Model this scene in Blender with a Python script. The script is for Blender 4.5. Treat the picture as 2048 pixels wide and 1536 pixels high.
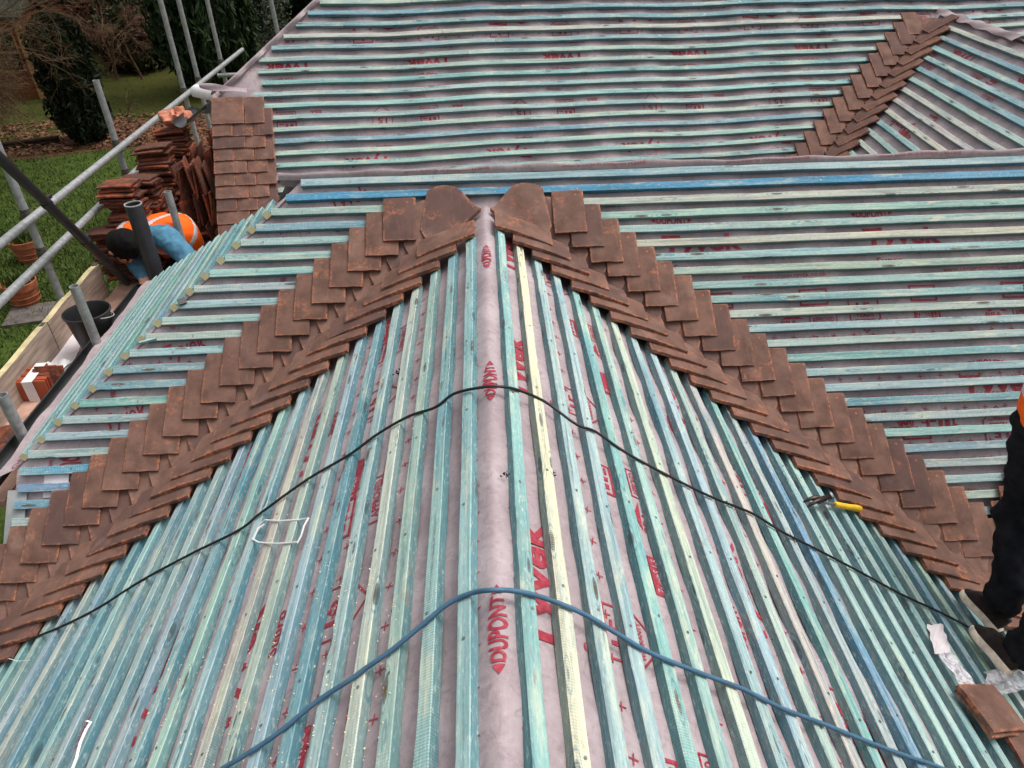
import bpy, bmesh, math, random
from math import sin, cos, pi, radians
from mathutils import Vector as V, Matrix
import numpy as np
random.seed(7)
for o in list(bpy.data.objects): bpy.data.objects.remove(o)
sc = bpy.context.scene
COL = sc.collection
# ------------------------------------------------------------------ camera (solved from the photograph)
FPX = 1438.6
CAM = V((0.0073, 0.0, 1.2756))
CX, CU, CF = V((0.99897537, -0.04224548, -0.01623366)), V((0.03742778, 0.56951739, 0.82112673)), V((0.02544354, 0.82089297, -0.570515))
cd = bpy.data.cameras.new("camera"); cam = bpy.data.objects.new("camera", cd); COL.objects.link(cam)
cd.sensor_fit = 'HORIZONTAL'; cd.sensor_width = 36.0; cd.lens = 36.0 * FPX / 2048.0; cd.clip_start = .05; cd.clip_end = 400
cam.matrix_world = Matrix(((CX.x, CU.x, -CF.x, CAM.x), (CX.y, CU.y, -CF.y, CAM.y), (CX.z, CU.z, -CF.z, CAM.z), (0, 0, 0, 1)))
sc.camera = cam
# ------------------------------------------------------------------ light: bright overcast
SUN_EL, SUN_AZ = radians(62), radians(72)      # azimuth clockwise from +Y
w = bpy.data.worlds.new("World"); sc.world = w; w.use_nodes = True
nt = w.node_tree; nt.nodes.clear()
sky = nt.nodes.new("ShaderNodeTexSky"); sky.sky_type = 'NISHITA'; sky.sun_disc = False
sky.sun_elevation = SUN_EL; sky.sun_rotation = SUN_AZ; sky.air_density = 1.0; sky.dust_density = 4.0; sky.ozone_density = 1.0
hs = nt.nodes.new("ShaderNodeHueSaturation"); hs.inputs['Saturation'].default_value = .08; hs.inputs['Value'].default_value = 1.0
bg = nt.nodes.new("ShaderNodeBackground"); bg.inputs['Strength'].default_value = 0.15
wo = nt.nodes.new("ShaderNodeOutputWorld")
wtc = nt.nodes.new("ShaderNodeTexCoord"); wsx = nt.nodes.new("ShaderNodeSeparateXYZ"); wmr = nt.nodes.new("ShaderNodeMapRange"); wmx = nt.nodes.new("ShaderNodeMix"); wmx.data_type = 'RGBA'; wmx.blend_type = 'MULTIPLY'; wmx.inputs[0].default_value = 1
wmr.inputs['From Min'].default_value = 0; wmr.inputs['From Max'].default_value = 1; wmr.inputs['To Min'].default_value = .40; wmr.inputs['To Max'].default_value = 1.6   # an overcast dome is brightest overhead
nt.links.new(wtc.outputs['Generated'], wsx.inputs[0]); nt.links.new(wsx.outputs['Z'], wmr.inputs['Value'])
nt.links.new(sky.outputs[0], hs.inputs['Color']); nt.links.new(hs.outputs[0], wmx.inputs[6]); nt.links.new(wmr.outputs[0], wmx.inputs[7]); nt.links.new(wmx.outputs[2], bg.inputs[0]); nt.links.new(bg.outputs[0], wo.inputs[0])
ld = bpy.data.lights.new("sun", 'SUN'); ld.energy = 0.85; ld.angle = radians(24); ld.color = (1, .96, .9)
lo = bpy.data.objects.new("sun", ld); COL.objects.link(lo)
sd = V((sin(SUN_AZ) * cos(SUN_EL), cos(SUN_AZ) * cos(SUN_EL), sin(SUN_EL)))
lo.rotation_euler = sd.to_track_quat('Z', 'Y').to_euler(); lo.location = (0, 0, 12)
sc.view_settings.view_transform = 'Standard'; sc.view_settings.look = 'None'; sc.view_settings.gamma = 1; sc.view_settings.exposure = 0.38
# ------------------------------------------------------------------ helpers
def ray(x, y): return CF + CX * ((x - 1024) / FPX) - CU * ((y - 768) / FPX)
def on_plane(x, y, P, N): d = ray(x, y); return CAM + d * ((P - CAM).dot(N) / d.dot(N))
def at_z(x, y, z): d = ray(x, y); return CAM + d * ((z - CAM.z) / d.z)
def at_Y(x, y, Y): d = ray(x, y); return CAM + d * (Y / d.y)
def at_d(x, y, t): return CAM + ray(x, y) * t
def s2l(c): c /= 255.0; return c / 12.92 if c <= .04045 else ((c + .055) / 1.055) ** 2.4
def rgb(r, g, b): return (s2l(r), s2l(g), s2l(b), 1)
def lerp(a, b, t): return a + (b - a) * t
ONES = "zeroth first second third fourth fifth sixth seventh eighth ninth tenth eleventh twelfth thirteenth fourteenth fifteenth sixteenth seventeenth eighteenth nineteenth".split()
def nth(n):
    if n < 20: return ONES[n]
    t = {2: ("twentieth", "twenty"), 3: ("thirtieth", "thirty"), 4: ("fortieth", "forty")}[n // 10]
    return t[0] if n % 10 == 0 else t[1] + "-" + ONES[n % 10]
def tag(o, label=None, cat=None, group=None, kind=None):
    if label: o['label'] = label
    if cat: o['category'] = cat
    if group: o['group'] = group
    if kind or cat: o['kind'] = kind or 'thing'
    return o
def frame(P, X, Y, Z):
    return Matrix(((X.x, Y.x, Z.x, P.x), (X.y, Y.y, Z.y, P.y), (X.z, Y.z, Z.z, P.z), (0, 0, 0, 1)))
def link(name, data, parent=None, mw=None):
    o = bpy.data.objects.new(name, data); COL.objects.link(o)
    if parent: o.parent = parent; o.matrix_parent_inverse = parent.matrix_world.inverted()     # parts are built in world coordinates
    if mw is not None: o.matrix_basis = mw
    return o
def empty(name, loc=(0, 0, 0), label=None, cat=None, group=None):
    o = link(name, None); o.empty_display_size = .05; o.location = loc; o.matrix_world = Matrix.Translation(V(loc))
    return tag(o, label, cat, group)
class MB:
    def __init__(s): s.v = []; s.f = []; s.m = []; s.e = []; s.use_e = False
    def add(s, vs, fs, m=0, e=None):
        b = len(s.v); s.v += [tuple(p) for p in vs]; s.f += [tuple(i + b for i in f) for f in fs]; s.m += [m] * len(fs)
        s.e += list(e) if e else [0.0] * len(vs)
        if e: s.use_e = True
        return b
    def box(s, c, d, R=None, m=0, bev=0):
        x, y, z = d[0] / 2, d[1] / 2, d[2] / 2; c = V(c)
        if bev:
            vs = []; 
            for sz in (-1, 1):
                for (px, py) in ((-x + bev, -y), (x - bev, -y), (x, -y + bev), (x, y - bev), (x - bev, y), (-x + bev, y), (-x, y - bev), (-x, -y + bev)):
                    vs.append(V((px, py, sz * z)))
            fs = [tuple(range(7, -1, -1)), tuple(range(8, 16))] + [(i, (i + 1) % 8, 8 + (i + 1) % 8, 8 + i) for i in range(8)]
        else:
            vs = [V((sx * x, sy * y, sz * z)) for sz in (-1, 1) for sx, sy in ((-1, -1), (1, -1), (1, 1), (-1, 1))]
            fs = [(3, 2, 1, 0), (4, 5, 6, 7), (0, 1, 5, 4), (1, 2, 6, 5), (2, 3, 7, 6), (3, 0, 4, 7)]
        if R is not None: vs = [R @ p for p in vs]
        return s.add([p + c for p in vs], fs, m)
    def tube(s, pts, r, n=10, m=0, caps=True):
        pts = [V(p) for p in pts]; k = len(pts); rs = r if isinstance(r, (list, tuple)) else [r] * k
        vs = []; fs = []; up = None
        for i, p in enumerate(pts):
            t = (pts[min(i + 1, k - 1)] - pts[max(i - 1, 0)]).normalized()
            if up is None: up = V((0, 0, 1)) if abs(t.z) < .9 else V((1, 0, 0))
            a = t.cross(up).normalized(); b = a.cross(t); up = b
            for j in range(n):
                q = 2 * pi * j / n; vs.append(p + a * (rs[i] * cos(q)) + b * (rs[i] * sin(q)))
        for i in range(k - 1):
            for j in range(n):
                fs.append((i * n + j, i * n + (j + 1) % n, (i + 1) * n + (j + 1) % n, (i + 1) * n + j))
        if caps: fs += [tuple(range(n - 1, -1, -1)), tuple((k - 1) * n + j for j in range(n))]
        return s.add(vs, fs, m)
    def pipe(s, a, b, r, t, n=20, m=0):     # hollow tube
        a, b = V(a), V(b); d = (b - a).normalized(); u = d.orthogonal().normalized(); w_ = d.cross(u); vs = []
        for p, rr in ((a, r), (b, r), (b, r - t), (a, r - t)):
            for j in range(n): q = 2 * pi * j / n; vs.append(p + u * (rr * cos(q)) + w_ * (rr * sin(q)))
        fs = [(k * n + j, k * n + (j + 1) % n, ((k + 1) % 4) * n + (j + 1) % n, ((k + 1) % 4) * n + j) for k in range(4) for j in range(n)]
        return s.add(vs, fs, m)
    def lathe(s, prof, c=(0, 0, 0), n=24, m=0):
        c = V(c); vs = [c + V((r * cos(2 * pi * j / n), r * sin(2 * pi * j / n), z)) for r, z in prof for j in range(n)]
        fs = [(i * n + j, i * n + (j + 1) % n, (i + 1) * n + (j + 1) % n, (i + 1) * n + j) for i in range(len(prof) - 1) for j in range(n)]
        return s.add(vs, fs, m)
    def grid(s, P, nu, nv, m=0, close=False):
        vs = [P(i / nu, j / nv) for j in range(nv + 1) for i in range(nu + 1)]
        fs = [(j * (nu + 1) + i, j * (nu + 1) + i + 1, (j + 1) * (nu + 1) + i + 1, (j + 1) * (nu + 1) + i) for j in range(nv) for i in range(nu)]
        return s.add(vs, fs, m)
    def sheet(s, P, nu, nv, t, m=0):        # thin closed sheet; P(a,b) -> (point, normal)
        top = []; bot = []
        for j in range(nv + 1):
            for i in range(nu + 1):
                p, n_ = P(i / nu, j / nv); top.append(p); bot.append(p - n_ * t)
        W = nu + 1; N0 = len(top); fs = []
        for j in range(nv):
            for i in range(nu):
                q = (j * W + i, j * W + i + 1, (j + 1) * W + i + 1, (j + 1) * W + i); fs.append(q); fs.append(tuple(N0 + x for x in reversed(q)))
        rim = [i for i in range(W)] + [j * W + nu for j in range(1, nv + 1)] + [nv * W + i for i in range(nu - 1, -1, -1)] + [j * W for j in range(nv - 1, 0, -1)]
        for a, b in zip(rim, rim[1:] + rim[:1]): fs.append((b, a, N0 + a, N0 + b))
        return s.add(top + bot, fs, m)
    def mesh(s, name, mats, smooth=None):
        me = bpy.data.meshes.new(name); me.from_pydata(s.v, [], s.f); me.update()
        for mt in (mats if isinstance(mats, (list, tuple)) else [mats]): me.materials.append(mt)
        me.polygons.foreach_set('material_index', s.m)
        if s.use_e:
            at = me.attributes.new('edge', 'FLOAT', 'POINT'); at.data.foreach_set('value', s.e)
        if smooth is not None:
            me.shade_smooth()
            if smooth < 179: me.set_sharp_from_angle(angle=radians(smooth))
        return me
    def build(s, name, mats, parent=None, smooth=None, mw=None):
        return link(name, s.mesh(name, mats, smooth), parent, mw)
# ------------------------------------------------------------------ materials
class NM_:
    def __init__(s, name, rough=.7, spec=.3):
        s.mat = bpy.data.materials.new(name); s.mat.use_nodes = True; s.t = s.mat.node_tree
        s.b = s.t.nodes['Principled BSDF']; s.b.inputs['Roughness'].default_value = rough; s.b.inputs['Specular IOR Level'].default_value = spec
        s.tc = s.t.nodes.new('ShaderNodeTexCoord'); s.oi = s.t.nodes.new('ShaderNodeObjectInfo')
    def n(s, ty, **k):
        x = s.t.nodes.new(ty)
        for a, b in k.items(): setattr(x, a, b)
        return x
    def l(s, a, b): s.t.links.new(a, b)
    def coord(s, scale=(1, 1, 1), rnd=True, src='Object'):
        mp = s.n('ShaderNodeMapping'); mp.inputs['Scale'].default_value = scale; s.l(s.tc.outputs[src], mp.inputs['Vector'])
        if rnd:
            ml = s.n('ShaderNodeMath', operation='MULTIPLY'); ml.inputs[1].default_value = 57.3; s.l(s.oi.outputs['Random'], ml.inputs[0])
            cb = s.n('ShaderNodeCombineXYZ'); s.l(ml.outputs[0], cb.inputs[0]); s.l(ml.outputs[0], cb.inputs[1]); s.l(cb.outputs[0], mp.inputs['Location'])
        return mp.outputs[0]
    def noise(s, vec, scale=1, detail=4, rough=.55, dist=0):
        x = s.n('ShaderNodeTexNoise'); x.inputs['Scale'].default_value = scale; x.inputs['Detail'].default_value = detail
        x.inputs['Roughness'].default_value = rough; x.inputs['Distortion'].default_value = dist; s.l(vec, x.inputs['Vector']); return x.outputs['Fac']
    def ramp(s, fac, a, b, lo=0., hi=1.):
        x = s.n('ShaderNodeMapRange', interpolation_type='SMOOTHSTEP'); s.l(fac, x.inputs['Value'])
        x.inputs['From Min'].default_value = a; x.inputs['From Max'].default_value = b; x.inputs['To Min'].default_value = lo; x.inputs['To Max'].default_value = hi
        return x.outputs['Result']
    def mix(s, fac, a, b, mode='MIX'):
        x = s.n('ShaderNodeMix', data_type='RGBA', blend_type=mode)
        for v, i in ((fac, 0), (a, 6), (b, 7)):
            if hasattr(v, 'links'): s.l(v, x.inputs[i])
            else: x.inputs[i].default_value = v
        return x.outputs[2]
    def math(s, op, a, b=None, clamp=False):
        x = s.n('ShaderNodeMath', operation=op); x.use_clamp = clamp
        for v, i in ((a, 0), (b, 1)):
            if v is None: continue
            if hasattr(v, 'links'): s.l(v, x.inputs[i])
            else: x.inputs[i].default_value = v
        return x.outputs[0]
    def color(s, c): 
        if hasattr(c, 'links'): s.l(c, s.b.inputs['Base Color'])
        else: s.b.inputs['Base Color'].default_value = c
        return s
    def bump(s, h, strength=.3, dist=.002):
        x = s.n('ShaderNodeBump'); x.inputs['Strength'].default_value = strength; x.inputs['Distance'].default_value = dist
        s.l(h, x.inputs['Height']); s.l(x.outputs[0], s.b.inputs['Normal']); return s
def mat_plain(name, c, rough=.6, spec=.3, vary=.25, scale=20, metal=0, bump=.15):
    m = NM_(name, rough, spec); f = m.noise(m.coord(), scale, 5)
    d = tuple(x * (1 - vary) for x in c[:3]) + (1,); e = tuple(min(1, x * (1 + vary)) for x in c[:3]) + (1,)
    m.color(m.mix(m.ramp(f, .3, .7), d, e)); m.b.inputs['Metallic'].default_value = metal
    if bump: m.bump(f, bump)
    return m.mat
def mat_membrane():
    m = NM_("breather_membrane_fabric", .62, .35); co = m.coord(rnd=False)
    big = m.noise(co, 3.2, 5, .6); fine = m.noise(m.coord((1, 1, 1), False), 90, 4, .7); mid = m.noise(co, 22, 5, .65, 1.2)
    c = m.mix(m.ramp(big, .3, .72), rgb(147, 131, 134), rgb(174, 159, 161))
    c = m.mix(m.ramp(mid, .42, .75, 0, .55), c, rgb(118, 102, 106))
    c = m.mix(m.ramp(fine, .5, .8, 0, .4), c, rgb(190, 173, 176))
    m.color(c)
    ad = m.math('ADD', m.math('MULTIPLY', mid, .8), m.math('MULTIPLY', fine, .25)); m.bump(ad, .45, .006); return m.mat
def mat_print():
    m = NM_("red_membrane_ink", .6, .3); co = m.coord(rnd=False); f = m.noise(co, 55, 5, .7)
    m.color(m.mix(m.ramp(f, .35, .75), rgb(140, 34, 50), rgb(172, 72, 84))); return m.mat
def mat_wood():
    m = NM_("treated_batten_timber", .72, .25); col = m.oi.outputs['Color']
    g = m.noise(m.coord((2.2, 70, 70)), 1, 6, .65, .35)            # grain streaks
    blot = m.noise(m.coord((1.3, 9, 9)), 1, 5, .6, .4)              # dye blotches
    bl2 = m.noise(m.coord((3.5, 16, 16)), 1, 4, .6)
    c = m.mix(m.ramp(blot, .5, .76, 0, .72), col, rgb(76, 134, 154))
    c = m.mix(m.ramp(bl2, .5, .74, 0, .72), c, rgb(200, 202, 176))
    c = m.mix(m.ramp(g, .42, .68, 0, .75), c, m.mix(.65, c, rgb(58, 94, 102)))
    c = m.mix(m.ramp(g, .2, .42, .4, 0), c, rgb(214, 226, 214))
    # knots
    vo = m.n('ShaderNodeTexVoronoi'); vo.inputs['Scale'].default_value = 1; m.l(m.coord((4.2, 22, 14)), vo.inputs['Vector']); vo.inputs['Randomness'].default_value = 1
    kn = m.ramp(vo.outputs['Distance'], .07, .19, .95, 0); ring = m.math('SINE', m.math('MULTIPLY', vo.outputs['Distance'], 60))
    c = m.mix(m.math('MULTIPLY', m.ramp(vo.outputs['Distance'], .12, .42, .75, 0), m.ramp(ring, -.2, .8)), c, rgb(64, 108, 122))
    c = m.mix(kn, c, rgb(84, 70, 52))
    spl = m.noise(m.coord((1.6, 130, 130)), 1, 3, .5, .15); c = m.mix(m.ramp(spl, .67, .72, 0, .75), c, rgb(48, 66, 68))
    wear = m.noise(m.coord((6, 22, 22)), 1, 5, .7, .6); c = m.mix(m.ramp(wear, .56, .72, 0, .6), c, rgb(206, 196, 172))
    # saw marks in patches
    wv = m.n('ShaderNodeTexWave', wave_type='BANDS', bands_direction='X'); m.l(m.coord((1, .06, .06)), wv.inputs['Vector']); wv.inputs['Scale'].default_value = 46; wv.inputs['Distortion'].default_value = 4.0; wv.inputs['Detail'].default_value = 2
    patch = m.ramp(m.noise(m.coord((.9, 3, 3)), 1, 2), .5, .62)
    c = m.mix(m.math('MULTIPLY', m.math('MULTIPLY', wv.outputs['Fac'], patch), .2), c, rgb(226, 236, 226))
    # side faces are mixed darker and bluer than the top, by object normal
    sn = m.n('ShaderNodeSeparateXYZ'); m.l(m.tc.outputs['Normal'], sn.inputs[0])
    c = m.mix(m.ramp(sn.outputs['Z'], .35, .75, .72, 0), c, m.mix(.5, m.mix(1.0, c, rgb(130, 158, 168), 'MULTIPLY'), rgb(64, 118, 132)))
    sp = m.noise(m.coord((40, 160, 160)), 1, 4, .75); c = m.mix(m.ramp(sp, .52, .74, 0, .45), c, rgb(222, 226, 214)); c = m.mix(m.ramp(sp, .46, .26, 0, .5), c, rgb(70, 104, 112))
    # grime
    gr = m.noise(m.coord((9, 30, 30)), 1, 6, .75); c = m.mix(m.ramp(gr, .54, .76, 0, .7), c, rgb(136, 114, 100))
    m.color(c)
    h = m.math('ADD', m.math('MULTIPLY', g, .7), m.math('MULTIPLY', m.math('MULTIPLY', wv.outputs['Fac'], patch), .35)); m.bump(h, .5, .003); return m.mat
def mat_endgrain():
    m = NM_("pale_sawn_end_grain", .8, .2); f = m.noise(m.coord((30, 60, 60)), 1, 4); m.color(m.mix(f, rgb(222, 202, 150), rgb(248, 234, 192))); return m.mat
def mat_tile(name, dark, light, scuff, amt=.75):
    m = NM_(name, .82, .22); at = m.n('ShaderNodeAttribute', attribute_name='edge')
    a = m.noise(m.coord(), 11, 5, .6); f = m.noise(m.coord(), 60, 5, .7); sp = m.noise(m.coord(), 420, 3, .7); st = m.noise(m.coord((60, 7, 7)), 1, 4, .6)
    c = m.mix(m.ramp(a, .25, .75), dark, light); c = m.mix(m.ramp(m.oi.outputs['Random'], .35, 1, 0, .7), c, rgb(82, 62, 59)); dus = m.noise(m.coord(), 5, 4, .7); c = m.mix(m.ramp(dus, .54, .76, 0, .35), c, rgb(154, 126, 112))
    c = m.mix(m.ramp(sp, .5, .72, 0, .55), c, rgb(64, 44, 38)); c = m.mix(m.ramp(st, .58, .8, 0, .35), c, rgb(150, 112, 96))
    e = m.math('MULTIPLY', m.math('POWER', at.outputs['Fac'], 1.6), m.math('MULTIPLY', m.ramp(f, .38, .58), m.ramp(m.noise(m.coord(), 16, 3, .6), .42, .58))); c = m.mix(m.math('MULTIPLY', e, amt), c, scuff)
    pch = m.math('MULTIPLY', m.ramp(m.noise(m.coord(), 7, 2, .5), .58, .70), m.ramp(f, .42, .7)); c = m.mix(m.math('MULTIPLY', pch, .62), c, scuff)
    m.color(c); m.bump(m.math('ADD', m.math('MULTIPLY', sp, .6), m.math('MULTIPLY', f, .5)), .35, .0025); return m.mat
def mat_oldtile():
    m = NM_("weathered_old_clay", .9, .15); a = m.noise(m.coord(), 14, 6, .7); f = m.noise(m.coord(), 70, 5, .7)
    c = m.mix(m.ramp(m.oi.outputs['Random'], 0, 1), rgb(92, 50, 38), rgb(158, 80, 54)); c = m.mix(m.ramp(a, .38, .62, 0, .9), c, rgb(70, 52, 45))
    c = m.mix(m.ramp(f, .52, .72, 0, .7), c, rgb(138, 122, 108)); m.color(c); m.bump(f, .4, .004); return m.mat
def mat_lawn():
    m = NM_("lawn_turf", .95, .1); co = m.coord(rnd=False)
    big = m.noise(co, .35, 4); mid = m.noise(co, 2.6, 5, .65); fine = m.noise(m.coord((40, 14, 40), False), 1, 4, .7)
    c = m.mix(m.ramp(mid, .3, .7), rgb(42, 58, 20), rgb(66, 82, 30)); c = m.mix(m.ramp(fine, .4, .75, 0, .7), c, rgb(84, 98, 44))
    sx = m.n('ShaderNodeSeparateXYZ'); m.l(m.tc.outputs['Object'], sx.inputs[0])
    c = m.mix(m.ramp(sx.outputs['Y'], 15.5, 18.5, 0, .85), c, m.mix(m.ramp(big, .3, .7), rgb(52, 52, 20), rgb(68, 66, 28)))
    m.color(c); m.bump(fine, .8, .03); return m.mat
def mat_soil():
    m = NM_("leaf_strewn_soil", .95, .1); f = m.noise(m.coord(rnd=False), 6, 6, .7); g = m.noise(m.coord(rnd=False), 30, 4, .7)
    m.color(m.mix(m.ramp(g, .35, .7), m.mix(f, rgb(40, 28, 20), rgb(84, 56, 42)), rgb(112, 78, 58))); m.bump(g, .8, .03); return m.mat
def mat_leaf(name, a, b, rough=.7):
    m = NM_(name, rough, .2); f = m.noise(m.coord(rnd=False), 5, 4, .6); g = m.noise(m.coord(rnd=False), 45, 2)
    m.color(m.mix(m.ramp(m.math('ADD', m.math('MULTIPLY', f, .6), m.math('MULTIPLY', g, .4)), .32, .68), a, b)); return m.mat
def mat_planks(name, a, b, axis=2, pitch=.12):
    m = NM_(name, .8, .2); sx = m.n('ShaderNodeSeparateXYZ'); m.l(m.tc.outputs['Object'], sx.inputs[0])
    f = m.noise(m.coord((4, 4, 40)), 1, 5, .6); fr = m.math('FRACT', m.math('DIVIDE', sx.outputs[axis], pitch))
    c = m.mix(m.ramp(f, .3, .7), a, b); c = m.mix(m.ramp(fr, 0, .1, .8, 0), c, (.01, .006, .004, 1)); m.color(c); m.bump(fr, .4, .01); return m.mat
def mat_brick():
    m = NM_("red_brick_wall", .9, .15); b = m.n('ShaderNodeTexBrick'); b.inputs['Scale'].default_value = 4.5; mp = m.coord((1, 1, 1), False)
    sx = m.n('ShaderNodeSeparateXYZ'); m.l(m.tc.outputs['Object'], sx.inputs[0]); cb = m.n('ShaderNodeCombineXYZ'); m.l(m.math('ADD', sx.outputs[0], sx.outputs[1]), cb.inputs[0]); m.l(sx.outputs[2], cb.inputs[1]); m.l(cb.outputs[0], b.inputs['Vector'])
    b.inputs['Color1'].default_value = rgb(150, 82, 62); b.inputs['Color2'].default_value = rgb(124, 66, 52); b.inputs['Mortar'].default_value = rgb(160, 150, 138)
    b.inputs['Mortar Size'].default_value = .012; m.color(b.outputs[0]); return m.mat
M = dict(
    membrane=mat_membrane(), ink=mat_print(), wood=mat_wood(), endgrain=mat_endgrain(),
    tile=mat_tile("brown_sanded_clay", rgb(88, 64, 55), rgb(122, 90, 78), rgb(190, 118, 84)),
    valley=mat_tile("smooth_brown_clay", rgb(104, 78, 68), rgb(132, 100, 88), rgb(178, 116, 88), .8),
    hole=mat_plain("nail_hole_shadow", (.02, .012, .01, 1), .9, .1), rim=mat_plain("chipped_clay_rim", rgb(184, 120, 92), .9, .1),
    old=mat_oldtile(), orange_tile=mat_tile("fresh_orange_clay", rgb(176, 82, 50), rgb(196, 98, 64), rgb(150, 70, 48), .5),
    steel=mat_plain("galvanised_steel", rgb(150, 151, 151), .45, .45, .2, 30, .35), coupler=mat_plain("rusty_coupler_steel", rgb(96, 90, 82), .55, .4, .35, 60, .7),
    board=mat_planks("weathered_scaffold_board", rgb(130, 112, 100), rgb(172, 152, 138), 2, 3.0), boardedge=mat_plain("pale_board_edge", rgb(190, 174, 134), .85, .2, .25, 9),
    deck=mat_plain("dusty_pink_board", rgb(176, 140, 124), .9, .15, .3, 7), black=mat_plain("black_plastic", (.012, .012, .013, 1), .42, .5, .3, 12, 0, .05),
    pipe=mat_plain("dark_grey_pipe_plastic", rgb(44, 46, 50), .4, .5, .25, 10, 0, .03), greyplastic=mat_plain("pale_grey_plastic", rgb(150, 152, 152), .5, .4, .15, 10),
    white=mat_plain("white_plastic", rgb(222, 220, 220), .45, .4, .06, 14, 0, .05), whitedirty=mat_plain("dusty_white_board", rgb(214, 204, 206), .6, .3, .1, 9),
    lawn=mat_lawn(), soil=mat_soil(), grass=mat_leaf("grass_blade", rgb(44, 60, 20), rgb(86, 100, 46)),
    litter=mat_leaf("dry_leaf", rgb(70, 42, 30), rgb(128, 88, 62)),
    conifer=mat_leaf("dark_conifer_foliage", rgb(14, 22, 12), rgb(34, 46, 22)), conifer2=mat_leaf("cypress_foliage", rgb(20, 34, 18), rgb(46, 64, 32)),
    holly=mat_leaf("grey_green_foliage", rgb(44, 52, 38), rgb(92, 98, 80), .45), hedge=mat_leaf("hedge_foliage", rgb(26, 32, 16), rgb(62, 64, 32)), redhedge=mat_leaf("copper_hedge_foliage", rgb(62, 32, 26), rgb(104, 66, 48)),
    bark=mat_plain("bare_twig_bark", rgb(84, 66, 50), .9, .1, .4, 6), twig=mat_leaf("reddish_bare_twig", rgb(74, 46, 38), rgb(122, 88, 68)), trunk=mat_plain("dark_bark", rgb(56, 44, 34), .95, .1, .3, 12),
    shed=mat_planks("stained_shed_boards", rgb(88, 48, 26), rgb(126, 72, 40)), shedtrim=mat_plain("pale_shed_trim", rgb(150, 114, 76), .85, .2, .3, 8), glass=mat_plain("dark_window_glass", (.006, .007, .008, 1), .08, .6, .1, 4, 0, 0), felt=mat_plain("roofing_felt", rgb(50, 52, 42), .95, .1, .3, 14),
    terracotta=mat_plain("terracotta", rgb(150, 86, 60), .85, .2, .25, 12), slab=mat_plain("grey_paving_stone", rgb(92, 84, 80), .9, .15, .25, 9),
    cableblack=mat_plain("black_cable_sheath", (.006, .006, .007, 1), .35, .5, .1, 30, 0, 0), cableblue=mat_plain("slate_blue_cable_sheath", rgb(66, 100, 124), .5, .4, .12, 30, 0, .05),
    chrome=mat_plain("worn_hammer_steel", rgb(176, 176, 180), .3, .5, .15, 40, .9), darksteel=mat_plain("dark_hammer_steel", rgb(70, 58, 54), .38, .5, .25, 50, .7), yellow=mat_plain("yellow_grip", rgb(224, 182, 44), .5, .4, .14, 22),
    skin=mat_plain("skin", rgb(190, 134, 108), .55, .35, .08, 25), hair=mat_plain("black_hair", (.006, .005, .005, 1), .8, .12, .4, 60, 0, .6), hoodie=mat_plain("blue_sweatshirt", rgb(78, 122, 146), .9, .1, .2, 26, 0, .4), trousers=mat_plain("black_work_trousers", (.011, .011, .014, 1), .9, .12, .4, 16, 0, .5),
    hivis=mat_plain("orange_hi_vis", rgb(255, 100, 24), .7, .2, .1, 18), reflective=mat_plain("silver_reflective_tape", rgb(200, 200, 206), .4, .5, .1, 40), shoe=mat_plain("dark_shoe_suede", rgb(42, 34, 32), .85, .2, .3, 30, 0, .3), sole=mat_plain("dirty_cream_sole", rgb(218, 202, 182), .8, .2, .25, 30),
    brick=mat_brick(), sawdust=mat_plain("sawdust_flake", rgb(226, 208, 168), .9, .1, .15, 30), crumb=mat_plain("clay_crumb", rgb(150, 72, 44), .9, .1, .4, 90), moss=mat_plain("dried_moss", rgb(40, 30, 22), .95, .1, .5, 60),
    bag=mat_plain("faded_orange_sack", rgb(186, 122, 100), .85, .15, .25, 14, 0, .5), redink=mat_plain("red_sack_print", rgb(200, 20, 30), .8, .2), galv=mat_plain("nail_steel", rgb(150, 150, 150), .35, .5, .1, 50, .9))
def mat_film():
    m = NM_("crumpled_clear_film", .32, .5); f = m.noise(m.coord(), 30, 4, .6, 1.0)
    m.color(rgb(232, 226, 232)); m.l(m.ramp(f, .38, .66, .3, .8), m.b.inputs['Alpha']); m.bump(f, .25, .003); return m.mat
M['film'] = mat_film()
# ------------------------------------------------------------------ roof planes (all at batten-top level)
thR, thL, phi, psi, Y0 = .56352, .55517, .77054, .00747, 3.45176
g1, g2, s0R, s0L, v0 = .09718, .07591, .06403, .11111, -.09884
BW, BH = .0375, .033
O_M = V((0, Y0, 0)); uM = V((cos(psi), sin(psi), 0)); wM = V((sin(psi) * cos(phi), -cos(psi) * cos(phi), -sin(phi))); nM = -uM.cross(wM); nM = nM if nM.z > 0 else -nM
EY = V((0, 1, 0)); sR = V((cos(thR), 0, -sin(thR))); nR = V((sin(thR), 0, cos(thR))); sL = V((-cos(thL), 0, -sin(thL))); nL = V((-sin(thL), 0, cos(thL)))
KU = 1.317
pu, ph2, tl = .1202, .7716, -.0137
uU = V((cos(pu) * cos(tl), sin(pu) * cos(tl), sin(tl))); wU = V((sin(pu) * cos(ph2), -cos(pu) * cos(ph2), -sin(ph2))); nU = uU.cross(wU).normalized(); nU = nU if nU.z > 0 else -nU
wU = nU.cross(uU); wU = wU if wU.z < 0 else -wU
O_U = CAM + (V((0, 5.0488, .6885)) - CAM) * KU; gU = .0759 * KU
def onM(x, y): return on_plane(x, y, O_M, nM)
def onR(x, y): return on_plane(x, y, V((0, 0, 0)), nR)
def onL(x, y): return on_plane(x, y, V((0, 0, 0)), nL)
def onU(x, y): return on_plane(x, y, O_U, nU)
def PM(u, v, h=0): return O_M + uM * u + wM * v + nM * h
def PU(u, v, h=0): return O_U + uU * u + wU * v + nU * h
def locU(P): r = P - O_U; return r.dot(uU), r.dot(wU)
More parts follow.
